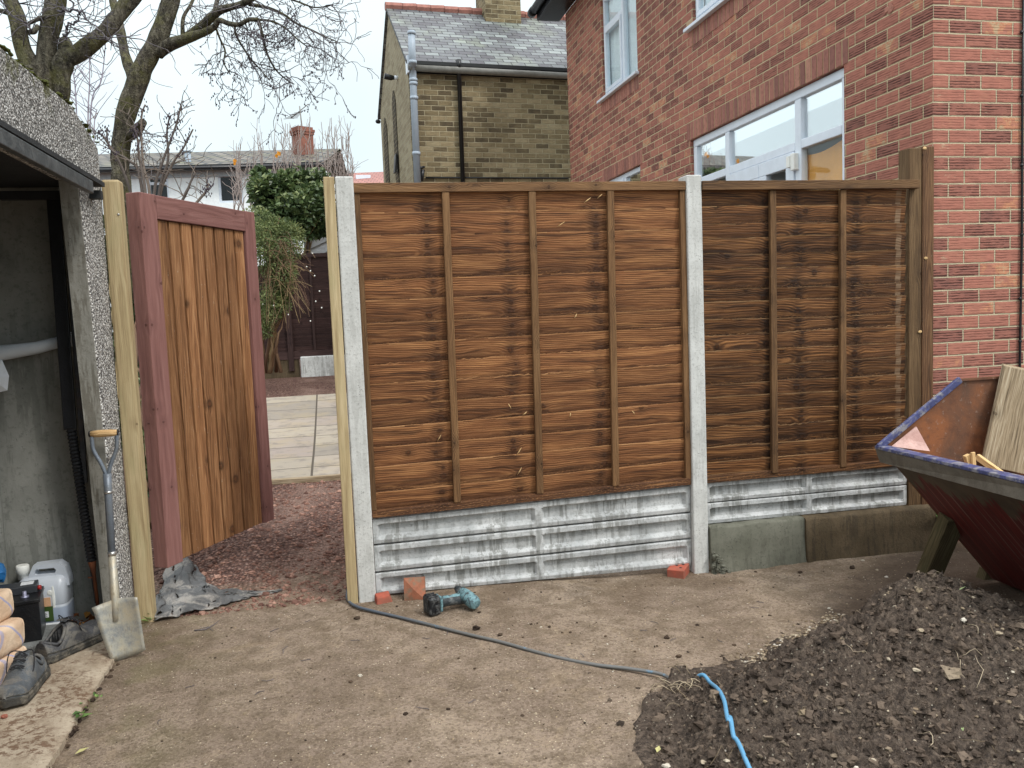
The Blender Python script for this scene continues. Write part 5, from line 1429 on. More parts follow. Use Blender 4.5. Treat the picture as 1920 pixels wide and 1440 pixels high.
b = MB(); b.hexa([(P0.x - .026, Yn, P0.z - .075), (P0.x + .05, Yn, P0.z - .075), (P0.x + .05, SY + .008, P0.z - .075), (P0.x - .002, SY + .008, P0.z - .075), (P0.x - .028, Yn, P0.z - .005), (P0.x + .03, Yn, P0.z - .005), (P0.x + .03, SY + .008, P0.z - .005), (P0.x - .028, SY + .008, P0.z - .005)], 1); b.build('lip_skirt', M['skip_grey'], sk)
b = MB(); b.bar(Vector((P0.x - .02, SY - .008, P0.z + .006)), Vector((P1.x + .01, SY - .008, P1.z + .004)), .034, .02, (0, 1, 0)); b.build('side_rim', M['skip_blue'], sk, bevel=.004)
b = MB(); b.bar(Vector((P1.x, SY - .004, P1.z + .002)), Vector((XR, SY - .004, P1.z)), .012, .018, (0, 1, 0)); b.build('top_rim', M['skip_rust'], sk)
b = MB(); q0 = Vector((P0.x + .05, SY - .012, P0.z + .006)); b.poly([q0, q0 + Vector((.15, 0, .0)), q0 + Vector((.145, 0, .095))]); b.poly([q0, q0 + Vector((.15, -.1, -.02)), q0 + Vector((.145, -.005, .095))]); b.build('gusset', M['gusset'], sk)
# props
b = MB(); b.bar(on(1, -.56, 1741, 1078), on(1, -.78, 1788, 965), .12, .075, (0, 1, 0)); tag(b.build('timber_prop', M['prop_wood'], bevel=.004), 'thick sloping timber prop under the left corner of the skip', 'timber prop', 'timber props under the skip')
b = MB(); b.bar(on(1, -.62, 1838, 1112), on(1, -.62, 1853, 1068), .07, .06, (0, 1, 0)); b.bar(on(1, -.60, 1836, 1095), on(1, -.60, 1868, 1058), .03, .05, (0, 1, 0)); tag(b.build('timber_prop', M['prop_wood'], bevel=.003), 'short timber prop low behind the skip bottom, right of the soil heap top', 'timber prop', 'timber props under the skip')
# plank and offcuts in the skip
b = MB()
K = [on(1, -.82, 1843, 872), on(1, -.95, 1990, 905), None, on(1, -.74, 1884, 686)]; K[2] = K[1] + (K[3] - K[0])
th = Vector((.01, .03, .012))
b.hexa([K[0], K[1], K[1] + th, K[0] + th, K[3], K[2], K[2] + th, K[3] + th], 2)
tag(b.build('plank', M['plank_weathered'], bevel=.004), 'wide weathered grey plank standing in the skip against its rusty end', 'plank')
b = MB(); b.bar(on(1, -.95, 1818, 873), on(1, -.95, 1812, 853), .022, .03); b.bar(on(1, -.97, 1826, 873), on(1, -.97, 1824, 848), .012, .02); b.bar(on(1, -.9, 1832, 856), on(1, -1.1, 1900, 905), .02, .03)
tag(b.build('wood_offcuts', M['offcut'], bevel=.002), 'pale broken wood offcuts poking above the skip lip beside the plank', 'offcuts')


# ------------------------------------------------------------------ walls with openings
def wall(b, org, du, u0, u1, z0, z1, holes, reveal, nrm, m=0):
    """a vertical wall sheet through org along du, with reveals turned inwards (against nrm)"""
    org, du, nrm = Vector(org), Vector(du), Vector(nrm)
    us = sorted({u0, u1} | {h[0] for h in holes} | {h[1] for h in holes}); zs = sorted({z0, z1} | {h[2] for h in holes} | {h[3] for h in holes})
    pt = lambda u, z, d=0.: org + du * u + Vector((0, 0, z)) - nrm * d
    flip = du.cross(Vector((0, 0, 1))).dot(nrm) < 0
    def q(P, uv): b.poly(P[::-1] if flip else P, uv[::-1] if flip else uv, 0, m)
    for i in range(len(us) - 1):
        for j in range(len(zs) - 1):
            a, c, d, e = us[i], us[i + 1], zs[j], zs[j + 1]
            if any(h[0] <= a and c <= h[1] and h[2] <= d and e <= h[3] for h in holes): continue
            q([pt(a, d), pt(c, d), pt(c, e), pt(a, e)], [(a, d), (c, d), (c, e), (a, e)])
    for (a, c, d, e) in holes:
        q([pt(a, d), pt(a, e), pt(a, e, reveal), pt(a, d, reveal)][::-1], [(0, d), (0, e), (reveal, e), (reveal, d)][::-1])
        q([pt(c, d), pt(c, e), pt(c, e, reveal), pt(c, d, reveal)], [(0, d), (0, e), (reveal, e), (reveal, d)])
        q([pt(a, e), pt(c, e), pt(c, e, reveal), pt(a, e, reveal)][::-1], [(a, 0), (c, 0), (c, reveal), (a, reveal)][::-1])
        q([pt(a, d), pt(c, d), pt(c, d, reveal), pt(a, d, reveal)], [(a, 0), (c, 0), (c, reveal), (a, reveal)])


# ------------------------------------------------------------------ red brick house
HX, HY = 3.468, .03
rh = thing('brick_house', (HX, HY, 0), 'red brick house with white framed windows standing behind the fence', 'house')
holes = [(.915, 3.46, .1, 3.145), (1.55, 3.35, 4.21, 5.45), (4.83, 6.06, 4.19, 5.45), (4.83, 6.10, 2.1, 3.15)]
b = MB(); wall(b, (HX, 0, 0), (0, 1, 0), HY, 7.62, -.3, 5.80, holes, .115, (-1, 0, 0)); b.build('side_wall', M['brick_red_side'], rh)
b = MB(); wall(b, (HX, HY, 0), (1, 0, 0), 0, 3.2, -.3, 5.80, [], .1, (0, -1, 0)); b.build('front_wall', M['brick_red'], rh)
b = MB(); b.poly([(HX + .3, 7.62, -.3), (HX, 7.62, -.3), (HX, 7.62, 5.8), (HX + .3, 7.62, 5.8)]); b.build('end_wall', M['brick_red'], rh)


def soldier(y0, y1, z0, z1, name='soldier_course', prd=.004):
    b = MB(); n = round((y1 - y0) / .0765); w_ = (y1 - y0) / n
    b.box(HX - .001, HX + .02, y0, y1, z0, z1, 1, r=.5, m=1)
    for k in range(n):
        r = random.random(); a = y0 + k * w_ + .004; c = a + w_ - .012; dd = random.uniform(-.001, .002)
        b.hexa([(HX - prd - dd, a, z0 + random.uniform(-.004, .003)), (HX - prd - dd, c, z0 + random.uniform(-.004, .003)), (HX + .015, c, z0), (HX + .015, a, z0), (HX - prd - dd, a, z1 - .003), (HX - prd - dd, c, z1 - .003), (HX + .015, c, z1 - .003), (HX + .015, a, z1 - .003)], 2, r)
    b.build(name, [M['soldier_brick'], M['mortar']], rh)


rmat('soldier_brick', [(0., S(134, 90, 81)), (.5, S(160, 107, 94)), (.9, S(172, 119, 102)), (1., S(178, 130, 110))], .85, nscale=26)
plain('mortar', S(192, 172, 136), .9, .15)
soldier(.86, 3.53, 3.148, 3.318)
soldier(4.75, 6.18, 3.153, 3.31)
soldier(1.50, 3.43, 4.03, 4.185)
soldier(4.80, 6.12, 4.01, 4.165)


def frame_y(parent, name, y0, y1, z0, z1, t=.055, x0=HX + .03, x1=HX + .09):
    b = MB(); b.box(x0, x1, y0, y1, z1 - t, z1, 1); b.box(x0, x1, y0, y1, z0, z0 + t, 1); b.box(x0, x1, y0, y0 + t, z0 + t, z1 - t, 2); b.box(x0, x1, y1 - t, y1, z0 + t, z1 - t, 2)
    return b.build(name, M['upvc'], parent, bevel=.006)


def pane(parent, y0, y1, z0, z1, x=HX + .06, mat='glass'):
    b = MB(); b.box(x, x + .006, y0, y1, z0, z1); b.build('pane', M[mat], parent)


def bar_y(parent, y0, y1, z0, z1, x0=HX + .028, x1=HX + .088, name='glazing_bar'):
    b = MB(); b.box(x0, x1, y0, y1, z0, z1); b.build(name, M['upvc'], parent, bevel=.006)


# patio door set
wn = frame_y(rh, 'patio_doors', .918, 3.455, .12, 3.142, .07)
bar_y(wn, 1.515, 1.60, .19, 3.07, name='mullion'); bar_y(wn, 2.70, 2.775, .19, 3.07, name='mullion')
for a, c in ((.99, 1.513), (1.602, 2.698), (2.777, 3.385)): bar_y(wn, a, c, 2.685, 2.755, name='transom'); pane(wn, a - .004, c + .004, 2.75, 3.08, mat='glass_bright')
pane(wn, .985, 1.52, .19, 2.69); pane(wn, 2.77, 3.39, .19, 2.69)
for a, c in ((1.606, 2.146), (2.152, 2.694)):
    lf = frame_y(wn, 'door_leaf', a, c, .14, 2.68, .115, HX + .015, HX + .075); pane(lf, a + .11, c - .11, .25, 2.57, HX + .045)
b = MB(); b.box(HX - .015, HX + .014, 1.615, 1.665, 2.56, 2.65); b.box(HX - .015, HX + .028, 1.545, 1.60, 2.53, 2.66); b.build('sensor', M['cap_white'], wn, bevel=.006)
# room behind: white walls and ceiling, an ochre board leaning inside the glass
b = MB(); X0, X1, Y0, Y1, Z0, Z1 = HX + .125, 6.6, .20, 4.2, 0., 2.98
b.poly([(X0, Y0, Z1), (X0, Y1, Z1), (X1, Y1, Z1), (X1, Y0, Z1)]); b.poly([(X1, Y0, Z0), (X1, Y1, Z0), (X1, Y1, Z1), (X1, Y0, Z1)]); b.poly([(X0, Y0, Z0), (X1, Y0, Z0), (X1, Y0, Z1), (X0, Y0, Z1)]); b.poly([(X0, Y1, Z0), (X1, Y1, Z0), (X1, Y1, Z1), (X0, Y1, Z1)]); b.poly([(X0, Y0, Z0), (X0, Y1, Z0), (X1, Y1, Z0), (X1, Y0, Z0)])
b.build('room', M['room_white'], rh)
b = MB(); n = 14; X = HX + .1
pts = [(X, .96, .4)] + [(X, lerp(.96, 1.80, k / n), 2.70 - .07 * math.sin(math.pi * k / n)) for k in range(n + 1)] + [(X, 1.80, .4)]
b.poly(pts); b.poly([(x + .012, y, z) for x, y, z in pts][::-1]); b.build('ochre_board', M['orange_board'], rh)


def win(y0, y1, z0, z1, split, top, sill=True, blind=True):
    w = frame_y(rh, 'window', y0 + .004, y1 - .004, z0 + .004, z1 - .004, .055)
    bar_y(w, split - .03, split + .03, z0 + .06, z1 - .06, name='mullion')
    if top: bar_y(w, split + .032, y1 - .06, top - .028, top + .028, name='transom')
    fr = frame_y(w, 'sash', split + .032, y1 - .06, z0 + .062, (top - .03) if top else z1 - .062, .048, HX + .012, HX + .07)
    pane(w, y0 + .055, split - .026, z0 + .055, z1 - .055); pane(fr, split + .075, y1 - .105, z0 + .105, (top - .075) if top else z1 - .105, HX + .04)
    if top: pane(w, split + .028, y1 - .055, top + .02, z1 - .055)
    if sill:
        b = MB(); b.box(HX - .055, HX + .03, y0 - .045, y1 + .11, z0 - .03, z0 + .003, 1); b.build('sill', M['upvc'], w, bevel=.005)
    b = MB(); n = 40
    if blind:
        x = HX + .105
        for k in range(n):
            a, c = lerp(y0, y1, k / n), lerp(y0, y1, (k + 1) / n); xa, xc = x + .018 * math.sin(k * 1.3), x + .018 * math.sin((k + 1) * 1.3)
            b.poly([(xa, a, z0), (xc, c, z0), (xc, c, z1), (xa, a, z1)], None, 0, 0, True)
        b.build('curtain', M['curtain'], w)
    else:
        b.poly([(HX + .5, y0 - .3, z0), (HX + .5, y1 + .3, z0), (HX + .5, y1 + .3, z1), (HX + .5, y0 - .3, z1)]); b.build('dark_room', M['dark_room'], w)


win(1.55, 3.35, 4.21, 5.45, 2.5, None)
win(4.83, 6.06, 4.19, 5.45, 5.36, 5.06)
win(4.83, 6.10, 2.1, 3.15, 5.42, None, blind=False)
# eaves
b = MB(); b.box(HX - .34, HX, -.3, 7.95, 5.802, 5.83, 1); b.build('soffit', M['black_plastic'], rh)
b = MB(); b.box(HX - .345, HX - .32, -.3, 7.95, 5.80, 6.0, 1); b.build('fascia', M['black_gutter'], rh)
b = MB(); b.tube([(HX - .40, -.3, 5.93), (HX - .40, 8.0, 5.93)], .06, 12); b.tube([(HX - .40, 7.9, 5.93), (HX - .40, 8.04, 5.93)], .068, 12); b.build('gutter', M['black_gutter'], rh)
b = MB(); b.poly([(HX - .36, -.4, 5.98), (HX - .36, 8.0, 5.98), (HX + 3, 8.0, 7.9), (HX + 3, -.4, 7.9)], [(0, 0), (8, 0), (8, 3.6), (0, 3.6)]); b.build('roof', M['roof_tiles'], rh)
b = MB(); b.blob(on(0, HX - .0, 1668, 16), .008, .045, .03, .6, 3, nu=10, nv=8); b.build('broken_brick', M['soldier_brick'], rh)
b = MB(); b.tube([on(1, HY - .012, 1919, -20), on(1, HY - .012, 1917, 200), on(1, HY - .012, 1916, 450), on(1, HY - .012, 1912, 690), on(1, HY - .012, 1910, 900)], .0075, 8)
cb = b.build('cable', M['black_plastic']); tag(cb, 'black cable running down the brick house front at the right edge', 'cable')
b = MB()
for py in (60, 180, 310, 440, 560, 640): b = MB(); b.blob(on(1, HY - .012, 1916 - (py > 500) * 3, py), .012, .01, .012, .1, py); b.build('clip', M['black_plastic'], cb)


# ------------------------------------------------------------------ yellow brick house
def zdepth(x, y, z): return on(2, z, x, y)


YA = atd(764, 112, 12.6); ze = YA.z; YC = zdepth(1064, 127, ze); YB = zdepth(713, 212, ze)
du = (YC - YA); du.z = 0; Wd = du.length; du.normalize(); dv = (YB - YA); dv.z = 0; Dp = dv.length; dv.normalize()
nf = Vector((du.y, -du.x, 0)); ng = Vector((-dv.y, dv.x, 0))
Wd *= 1.5
YM = YA + dv * (Dp / 2); dpt = (YM - CAM).dot(_f); RG = atd(721, 24, dpt); zr = RG.z
yh = thing('terrace_house', (YA.x, YA.y, 0), 'old yellow stock brick house with slate roof and grey soil pipe behind the fence', 'house')
O = Vector((YA.x, YA.y, 0))
b = MB(); wall(b, O, du, 0, Wd, -.2, ze - .02, [], .1, nf); b.build('front_wall', M['brick_yellow'], yh)
b = MB(); zz = ze - .02
uvp = lambda s, z: (s, z)
p_ = lambda s, z, d=0.: O + dv * s + Vector((0, 0, z)) + ng * d
b.poly([p_(0, -.2), p_(Dp, -.2), p_(Dp, zz), p_(Dp / 2, zr - .05), p_(0, zz)], [(0, -.2), (Dp, -.2), (Dp, zz), (Dp / 2, zr), (0, zz)]); b.build('gable_wall', M['brick_gable'], yh)
sl_len = math.hypot(Dp / 2 + .12, zr - ze)
ov = -ng * 0.
def rp_(s, d, z): return O + du * s + dv * d + Vector((0, 0, z))
drop = (zr - ze) / (Dp / 2) * .12
b = MB()
for (d0, z0_, d1, z1_) in ((-.12, ze - drop, Dp / 2, zr), (Dp + .12, ze - drop, Dp / 2, zr)):
    P = [rp_(-.04, d0, z0_), rp_(Wd, d0, z0_), rp_(Wd, d1, z1_), rp_(-.04, d1, z1_)]
    T_ = Vector((0, 0, .05)); uvq = [(0, 0), (Wd, 0), (Wd, sl_len), (0, sl_len)]
    b.poly(P, uvq); b.poly([q + T_ for q in P], uvq)
    b.poly([P[0], P[0] + T_, P[1] + T_, P[1]]); b.poly([P[0], P[3], P[3] + T_, P[0] + T_])
rf = b.build('roof', M['slate'], yh)
b = MB(); n = 16
for k in range(n):
    a, c = rp_(Wd * k / n - .05 * (k == 0), Dp / 2, zr + .06), rp_(Wd * (k + 1) / n - .008, Dp / 2, zr + .064 + .006 * (k % 2))
    b.tube([a, c], .075, 8, smooth=False)
b.build('ridge_tile', M['ridge_tile'], rf)
def chim(px0, px1, pybase, pytop, depth, mat, w_d, par, name='chimney', yawd=du, yd=dv):
    c = atd((px0 + px1) / 2, pybase, depth); w_ = (px1 - px0) * depth / FPX
    b = MB(); hgt = atd((px0 + px1) / 2, pytop, depth).z - c.z
    def bx(k, z0, z1):
        P = []
        for z in (z0, z1):
            for sx, sy in ((-1, -1), (1, -1), (1, 1), (-1, 1)):
                q = c + yawd * (sx * w_ / 2 * k) + yd * (w_d * (.5 + sy * .5 * k)); P.append(Vector((q.x, q.y, c.z + z)))
        b.hexa(P, 2)
    bx(1, -.9, hgt - .16); bx(1.1, hgt - .16, hgt - .08); bx(1.18, hgt - .08, hgt); bx(1.0, hgt, hgt + .08)
    ch = b.build(name, mat, par)
    return c, hgt, ch
cB = MB(); c = rp_(0, 0, 0)
# stack astride the ridge
kx0, kx1 = onp = None, None
def on_roof(px, d):      # along the ridge line at depth d from the front
    dd = (O + dv * d - CAM); r_ = ray(px, 60); k = dd.dot(nf) / r_.dot(nf); return (CAM + r_ * k - O - dv * d).dot(du)
s0_, s1_ = on_roof(912, Dp / 2 - .30), on_roof(978, Dp / 2 - .30)
b = MB()
def cbx(a0, a1, d0, d1, z0, z1):
    P = [rp_(s, d, z) for z in (z0, z1) for s, d in ((a0, d0), (a1, d0), (a1, d1), (a0, d1))]
    st = len(b.f); b.hexa(P, 2)
    L1, L2 = a1 - a0, d1 - d0
    for k, f in enumerate(range(st, st + 6)):
        w_ = L1 if k in (2, 3) else L2
        b.uv[f] = [(0, z0), (w_, z0), (w_, z1), (0, z1)] if k >= 2 else [(0, 0)] * 4
cbx(s0_, s1_, Dp / 2 - .30, Dp / 2 + .35, zr - .7, zr + .45); cbx(s0_ - .04, s1_ + .04, Dp / 2 - .34, Dp / 2 + .39, zr + .45, zr + .53); cbx(s0_, s1_, Dp / 2 - .30, Dp / 2 + .35, zr + .53, zr + 1.)
b.build('chimney', M['brick_yellow'], rf)
b = MB(); b.hexa([rp_(s, d, z) for z, o_ in ((zr - .52, 0),) for s, d in ((s0_ - .05, Dp / 2 - .42), (s1_ + .05, Dp / 2 - .42), (s1_ + .05, Dp / 2 - .3), (s0_ - .05, Dp / 2 - .3))] + [rp_(s, d, zr - .20) for s, d in ((s0_ - .02, Dp / 2 - .32), (s1_ + .02, Dp / 2 - .32), (s1_ + .02, Dp / 2 - .3), (s0_ - .02, Dp / 2 - .3))]); b.build('flashing', M['render_white'], rf)
# eaves gutter, soil pipe, downpipe
b = MB(); P = [rp_(-.02, -.03, ze - .20), rp_(Wd, -.03, ze - .20), rp_(Wd, -.01, ze - .20), rp_(-.02, -.01, ze - .20), rp_(-.02, -.03, ze - .01), rp_(Wd, -.03, ze - .01), rp_(Wd, -.01, ze - .01), rp_(-.02, -.01, ze - .01)]; b.hexa(P, 0); b.build('fascia', M['black_gutter'], yh)
b = MB(); b.tube([rp_(-.02, -.10, ze - .145), rp_(Wd, -.10, ze - .16)], .052, 10); b.build('gutter', M['gutter_grey'], yh)
b = MB(); b.hexa([rp_(s, d, z) for z in (ze - .22, ze + .03) for s, d in ((-.03, -.13), (-.003, -.13), (-.003, .02), (-.03, .02))]); b.build('verge_end', M['upvc'], yh)
def onf(px, py, off): # on a plane parallel to the front wall, off metres in front of it
    r_ = ray(px, py); k = (O + nf * off - CAM).dot(nf) / r_.dot(nf); return CAM + r_ * k
b = MB(); rr = .053
b.tube([onf(771.5, 58, .18), onf(773, 116, .18), onf(774, 122, .14), onf(774, 126, .09), onf(774.5, 150, .09), onf(783, 345, .09)], [rr] * 6, 14)
sp_ = b.build('soil_pipe', M['grey_pipe'], yh)
b = MB()
for py in (62, 117, 128, 150, 157, 184, 288):
    px = lerp(771.5, 774, (py - 58) / 65) if py < 123 else lerp(774, 783, (py - 126) / 219)
    off = .18 if py < 122 else .09; b = MB(); b.tube([onf(px, py - 3, off), onf(px, py + 3, off)], rr + .009, 14); b.build('collar', M['grey_pipe'], sp_)
b = MB(); b.tube([onf(860, 112, .10), onf(860.5, 128, .10), onf(860.5, 132, .07), onf(868, 345, .06)], [.04, .04, .034, .034], 10); b.build('downpipe', M['black_gutter'], yh)
b = MB(); b.tube([onf(793, 318, .05), onf(790, 340, .05)], .03, 8); b.tube([onf(782, 316, .05), onf(796, 313, .05)], .02, 8); b.build('pipe_branch', M['black_gutter'], yh)
b = MB(); b.tube([onf(798, 333, .02), onf(1066, 334, .02)], .012, 6); b.build('wall_cable', M['black_gutter'], yh)
def ong(px, py, off): 
    r_ = ray(px, py); k = (O + ng * off - CAM).dot(ng) / r_.dot(ng); return CAM + r_ * k
for x0, x1, yt, yb in ((740, 746.5, 156, 300), (721, 728, 213, 300)):
    b = MB(); q0, q1 = ong(x1, yb, .012), ong(x0, yb, .012); qt = ong((x0 + x1) / 2, yt, .012)
    s0, s1 = (q0 - O).dot(dv), (q1 - O).dot(dv); w_ = abs(s1 - s0); zt_ = qt.z; zs_ = zt_ - w_ / 2
    pts = [p_(s0, 2.3, .012), p_(s1, 2.3, .012)] + [p_(lerp(s1, s0, k / 10), zs_ + w_ / 2 * math.sin(math.pi * k / 10), .012) for k in range(11)]
    b.poly(pts, [((q - O).dot(dv), q.z) for q in pts]); b.build('blind_window', M['brick_window'] if 'brick_window' in M else bricks('brick_window', [(0., S(52, 45, 36)), (1., S(78, 68, 52))], S(150, 138, 108), rh=.078, ms=.007), yh)
b = MB(); q = ong(746, 146, .0); b.tube([q, q + ng * .06 + Vector((0, 0, .0))], .035, 10); b.build('lamp_base', M['upvc'], yh)
b = MB(); b.tube([q + ng * .06, q + ng * .11, q + ng * .22 + Vector((0, 0, .02))], [.03, .045, .05], 10); b.build('lamp', M['black_plastic'], yh)
b = MB(); q = ong(716, 228, .0); b.blob(q + ng * .07, .05, .05, .04, .2, 2); b.build('lamp', M['black_plastic'], yh)
b = MB(); q = ong(747, 307, .0); b.hexa([q + dv * a + Vector((0, 0, z)) + ng * d for z, d0 in ((-.15, .05), (.15, .02)) for a, d in ((-.1, d0), (.1, d0), (.1, d0 + .03), (-.1, d0 + .03))]); b.build('vent', M['black_plastic'], yh)

# ------------------------------------------------------------------ white house far behind
WA = atd(150, 325, 24.); zw = WA.z; WB = zdepth(606, 313.5, zw)
wu = WB - WA; wu.z = 0; WL = wu.length; wu.normalize(); wv_ = Vector((-wu.y, wu.x, 0))
if wv_.y < 0: wv_ = -wv_
WA = WA - wu * 3; WL += 3
wh = thing('white_house', (WA.x, WA.y, 0), 'far white rendered house with low mossy tiled roof and brick chimney', 'house')
W0 = Vector((WA.x, WA.y, 0)); wn_ = -wv_
def onw(px, py, off=0.):
    r_ = ray(px, py); k = (W0 + wn_ * off - CAM).dot(wn_) / r_.dot(wn_); return CAM + r_ * k
def ws_(px, py): q = onw(px, py); return (q - W0).dot(wu), q.z
a0, zt0 = ws_(276, 332); a1, zb0 = ws_(318, 374); c0_, zt1 = ws_(408, 328); c1_, zb1 = ws_(457, 379)
hl = [(a0, a1, zb0, zt0), (c0_, c1_, zb1, zt1)]
b = MB(); wall(b, W0, wu, 0, WL, 0, zw, hl, .12, wn_); b.build('front_wall', M['house_white'], wh)
wq = lambda s, d, z: W0 + wu * s + wv_ * d + Vector((0, 0, z))
b = MB(); b.poly([wq(WL, 0, 0), wq(WL, 7, 0), wq(WL, 7, zw), wq(WL, 0, zw)]); b.build('end_wall', M['house_white'], wh)
rz = atd(400, 290, (wq(WL * .6, 4., zw) - CAM).dot(_f)).z
b = MB()
for d0, z0_, d1, z1_ in ((-.35, zw + .02, 4., rz), (8.35, zw + .02, 4., rz)):
    P = [wq(-.3, d0, z0_), wq(WL + .1, d0, z0_), wq(WL + .1, d1, z1_), wq(-.3, d1, z1_)]; Ls = math.hypot(4.3, rz - zw)
    b.poly(P, [(0, 0), (WL, 0), (WL, Ls), (0, Ls)]); b.poly([q + Vector((0, 0, .08)) for q in P], [(0, 0), (WL, 0), (WL, Ls), (0, Ls)]); b.poly([P[0], P[1], P[1] + Vector((0, 0, .08)), P[0] + Vector((0, 0, .08))])
wr = b.build('roof', M['roof_tiles'], wh)
b = MB(); b.tube([wq(-.3, -.38, zw - .0), wq(WL + .1, -.38, zw - .0)], .06, 8); b.build('gutter', M['black_gutter'], wh)
b = MB(); P = [wq(s, d, z) for z in (zw - .2, zw - .03) for s, d in ((0, -.06), (WL, -.06), (WL, -.004), (0, -.004))]; b.hexa(P, 0); b.build('fascia', M['fascia'], wh)
def wwin(s0, s1, z0, z1, kind):
    b = MB(); t = .06
    def bx(a, c, e, f, d0=.03, d1=.09): b.hexa([wq(s, d, z) for z in (e, f) for s, d in ((a, d0), (c, d0), (c, d1), (a, d1))])
    bx(s0, s1, z1 - t, z1); bx(s0, s1, z0, z0 + t); bx(s0, s0 + t, z0 + t, z1 - t); bx(s1 - t, s1, z0 + t, z1 - t)
    if kind: 
        zm = lerp(z0, z1, .72); bx(s0 + t, s1 - t, zm - .04, zm + .04); bx(s0 + t, s1 - t, zm + .13, zm + .16)
    f = b.build('window', M['upvc'], wh)
    b = MB(); b.poly([wq(s0, .06, z0), wq(s1, .06, z0), wq(s1, .06, z1), wq(s0, .06, z1)]); b.build('pane', M['glass'], f)
    b = MB(); b.poly([wq(s0 - .2, .3, z0), wq(s1 + .2, .3, z0), wq(s1 + .2, .3, z1), wq(s0 - .2, .3, z1)]); b.build('dark_room', M['dark_room'], f)
wwin(a0, a1, zb0, zt0, 1); wwin(c0_, c1_, zb1, zt1, 0)
b = MB(); q = wq((onw(353, 290) - W0).dot(wu), .6, 0); q = on(1, q.y, 353, 306); b.tube([q + Vector((0, 0, -.3)), q + Vector((0, 0, .32))], .09, 10); b.tube([q + Vector((0, 0, .32)), q + Vector((0, 0, .36))], .12, 10); b.build('vent_pipe', M['grey_pipe'], wr)
cc, chh, ch = chim(561, 592, 306, 243, 26.5, M['brick_chimney'], .45, wr, yawd=(wu * .8 + wv_ * .6).normalized(), yd=(wv_ * .8 - wu * .6).normalized())
b = MB(); t0 = cc + Vector((-.1, .1, chh)); t1 = atd(562, 205, 26.6); b.tube([t0, t1 + Vector((0, 0, .1))], .02, 6)
e0, e1 = atd(545, 222, 26.7), atd(578, 195, 26.5); b.tube([e0, e1], .016, 6)
for k in range(6):
    c = e0.lerp(e1, k / 12); b.tube([c + Vector((-.22 + .02 * k, 0, -.02)), c + Vector((.22 - .02 * k, 0, .02))], .009, 5)
b.build('tv_aerial', M['gutter_grey'], ch)

# far red roof seen over the panel
D0, D1 = atd(640, 345, 38), atd(725, 345, 38)
dh = thing('distant_house', ((D0.x + D1.x) / 2, D0.y, 0), 'far house with a red tiled roof just showing left of the yellow brick house', 'house')
zt_ = atd(690, 327, 42).z; ux = (D1 - D0); ux.z = 0; ux.normalize(); dx = Vector((-ux.y, ux.x, 0)); L = 7.
O2 = Vector((D0.x, D0.y, 0)) - ux * 3.5
b = MB(); b.poly([O2, O2 + ux * L, O2 + ux * L + Vector((0, 0, zt_ - 1.2)), O2 + Vector((0, 0, zt_ - 1.2))]); b.build('wall', M['house_white'], dh)
b = MB(); b.poly([O2 + Vector((0, 0, zt_ - 1.25)), O2 + ux * L + Vector((0, 0, zt_ - 1.25)), O2 + ux * L + dx * 3.5 + Vector((0, 0, zt_)), O2 + dx * 3.5 + Vector((0, 0, zt_))], [(0, 0), (L, 0), (L, 3.7), (0, 3.7)]); b.build('roof', M['red_tiles'], dh)
b = MB(); q = atd(683, 333, 40); b.box(q.x - .4, q.x + .3, q.y - .05, q.y + .1, q.z - .1, q.z + .12); b.build('roof_light', M['upvc'], dh)

# ------------------------------------------------------------------ dark fence, white base and shed beyond the patio
YF = 10.4
def farpanel(px0, px1, pyb, pyt, lab, seed, n=17):
    x0, x1 = on(1, YF, px0, pyb).x, on(1, YF, px1, pyb).x; z0, z1 = on(1, YF, (px0 + px1) / 2, pyb).z, on(1, YF, (px0 + px1) / 2, pyt).z
    t = thing('lap_fence', ((x0 + x1) / 2, YF, z0), lab, 'fence panel', 'dark stained fence panels beyond the patio')
    lap_boards(x0, x1, z0 + .12, z0 + .12, z1 - .06, YF, n, .004, seed, t, M['fence_far'])
    b = MB(); b.box(x0, x1, YF - .03, YF + .03, z1 - .06, z1, 0); b.build('top_rail', M['fence_far'], t)
    b = MB(); b.box(x0, x1, YF - .03, YF + .03, z0, z0 + .14, 0); b.build('bottom_rail', M['fence_far'], t)
    for k in (1, 2, 3):
        x = lerp(x0, x1, k / 4); b = MB(); b.box(x - .02, x + .02, YF - .026, YF + .005, z0 + .14, z1 - .06, 2); b.build('batten', M['fence_far'], t)
    return z0, z1
fz0, fz1 = farpanel(550, 713, 670, 474, 'dark brown lap fence panel beyond the patio, standing on the white base', 31)
farpanel(392, 545, 678, 500, 'dark brown lap fence panel beyond the patio, half hidden by the leafy shrub', 35)
farpanel(230, 379, 678, 500, 'dark brown lap fence panel beyond the patio, hidden behind the gate', 36)
b = MB(); q = on(1, YF, 547, 685); b.box(q.x - .045, q.x + .045, YF - .05, YF + .04, q.z - .1, fz1 - .1, 2); tag(b.build('fence_post', M['fence_far'], bevel=.004), 'dark brown post between the far fence panels beside the shrub', 'fence post')
b = MB(); q = on(1, YF, 563, 668); b.box(q.x, q.x + 2.2, YF - .09, YF + .1, .3, q.z - .005); tag(b.build('low_wall', M['render_white'], bevel=.02), 'white painted rough concrete base under the far dark fence panel', 'fence base')
b = MB(); q2 = on(1, YF, 392, 678); b.box(q2.x - 2.2, q.x - .02, YF - .02, YF + .1, .3, q2.z - .005); tag(b.build('gravel_board', M['plinth_old'], bevel=.01), 'dark earth stained board at the foot of the far fence behind the shrub', 'fence base')
sh = thing('garden_shed', (.2, 13.2, 0), 'white boarded shed with a sloping brown roof edge, behind the far fence', 'shed')
q0, q1, q2 = on(1, 13., 581, 500), on(1, 13., 640, 410), on(1, 13., 581, 447)
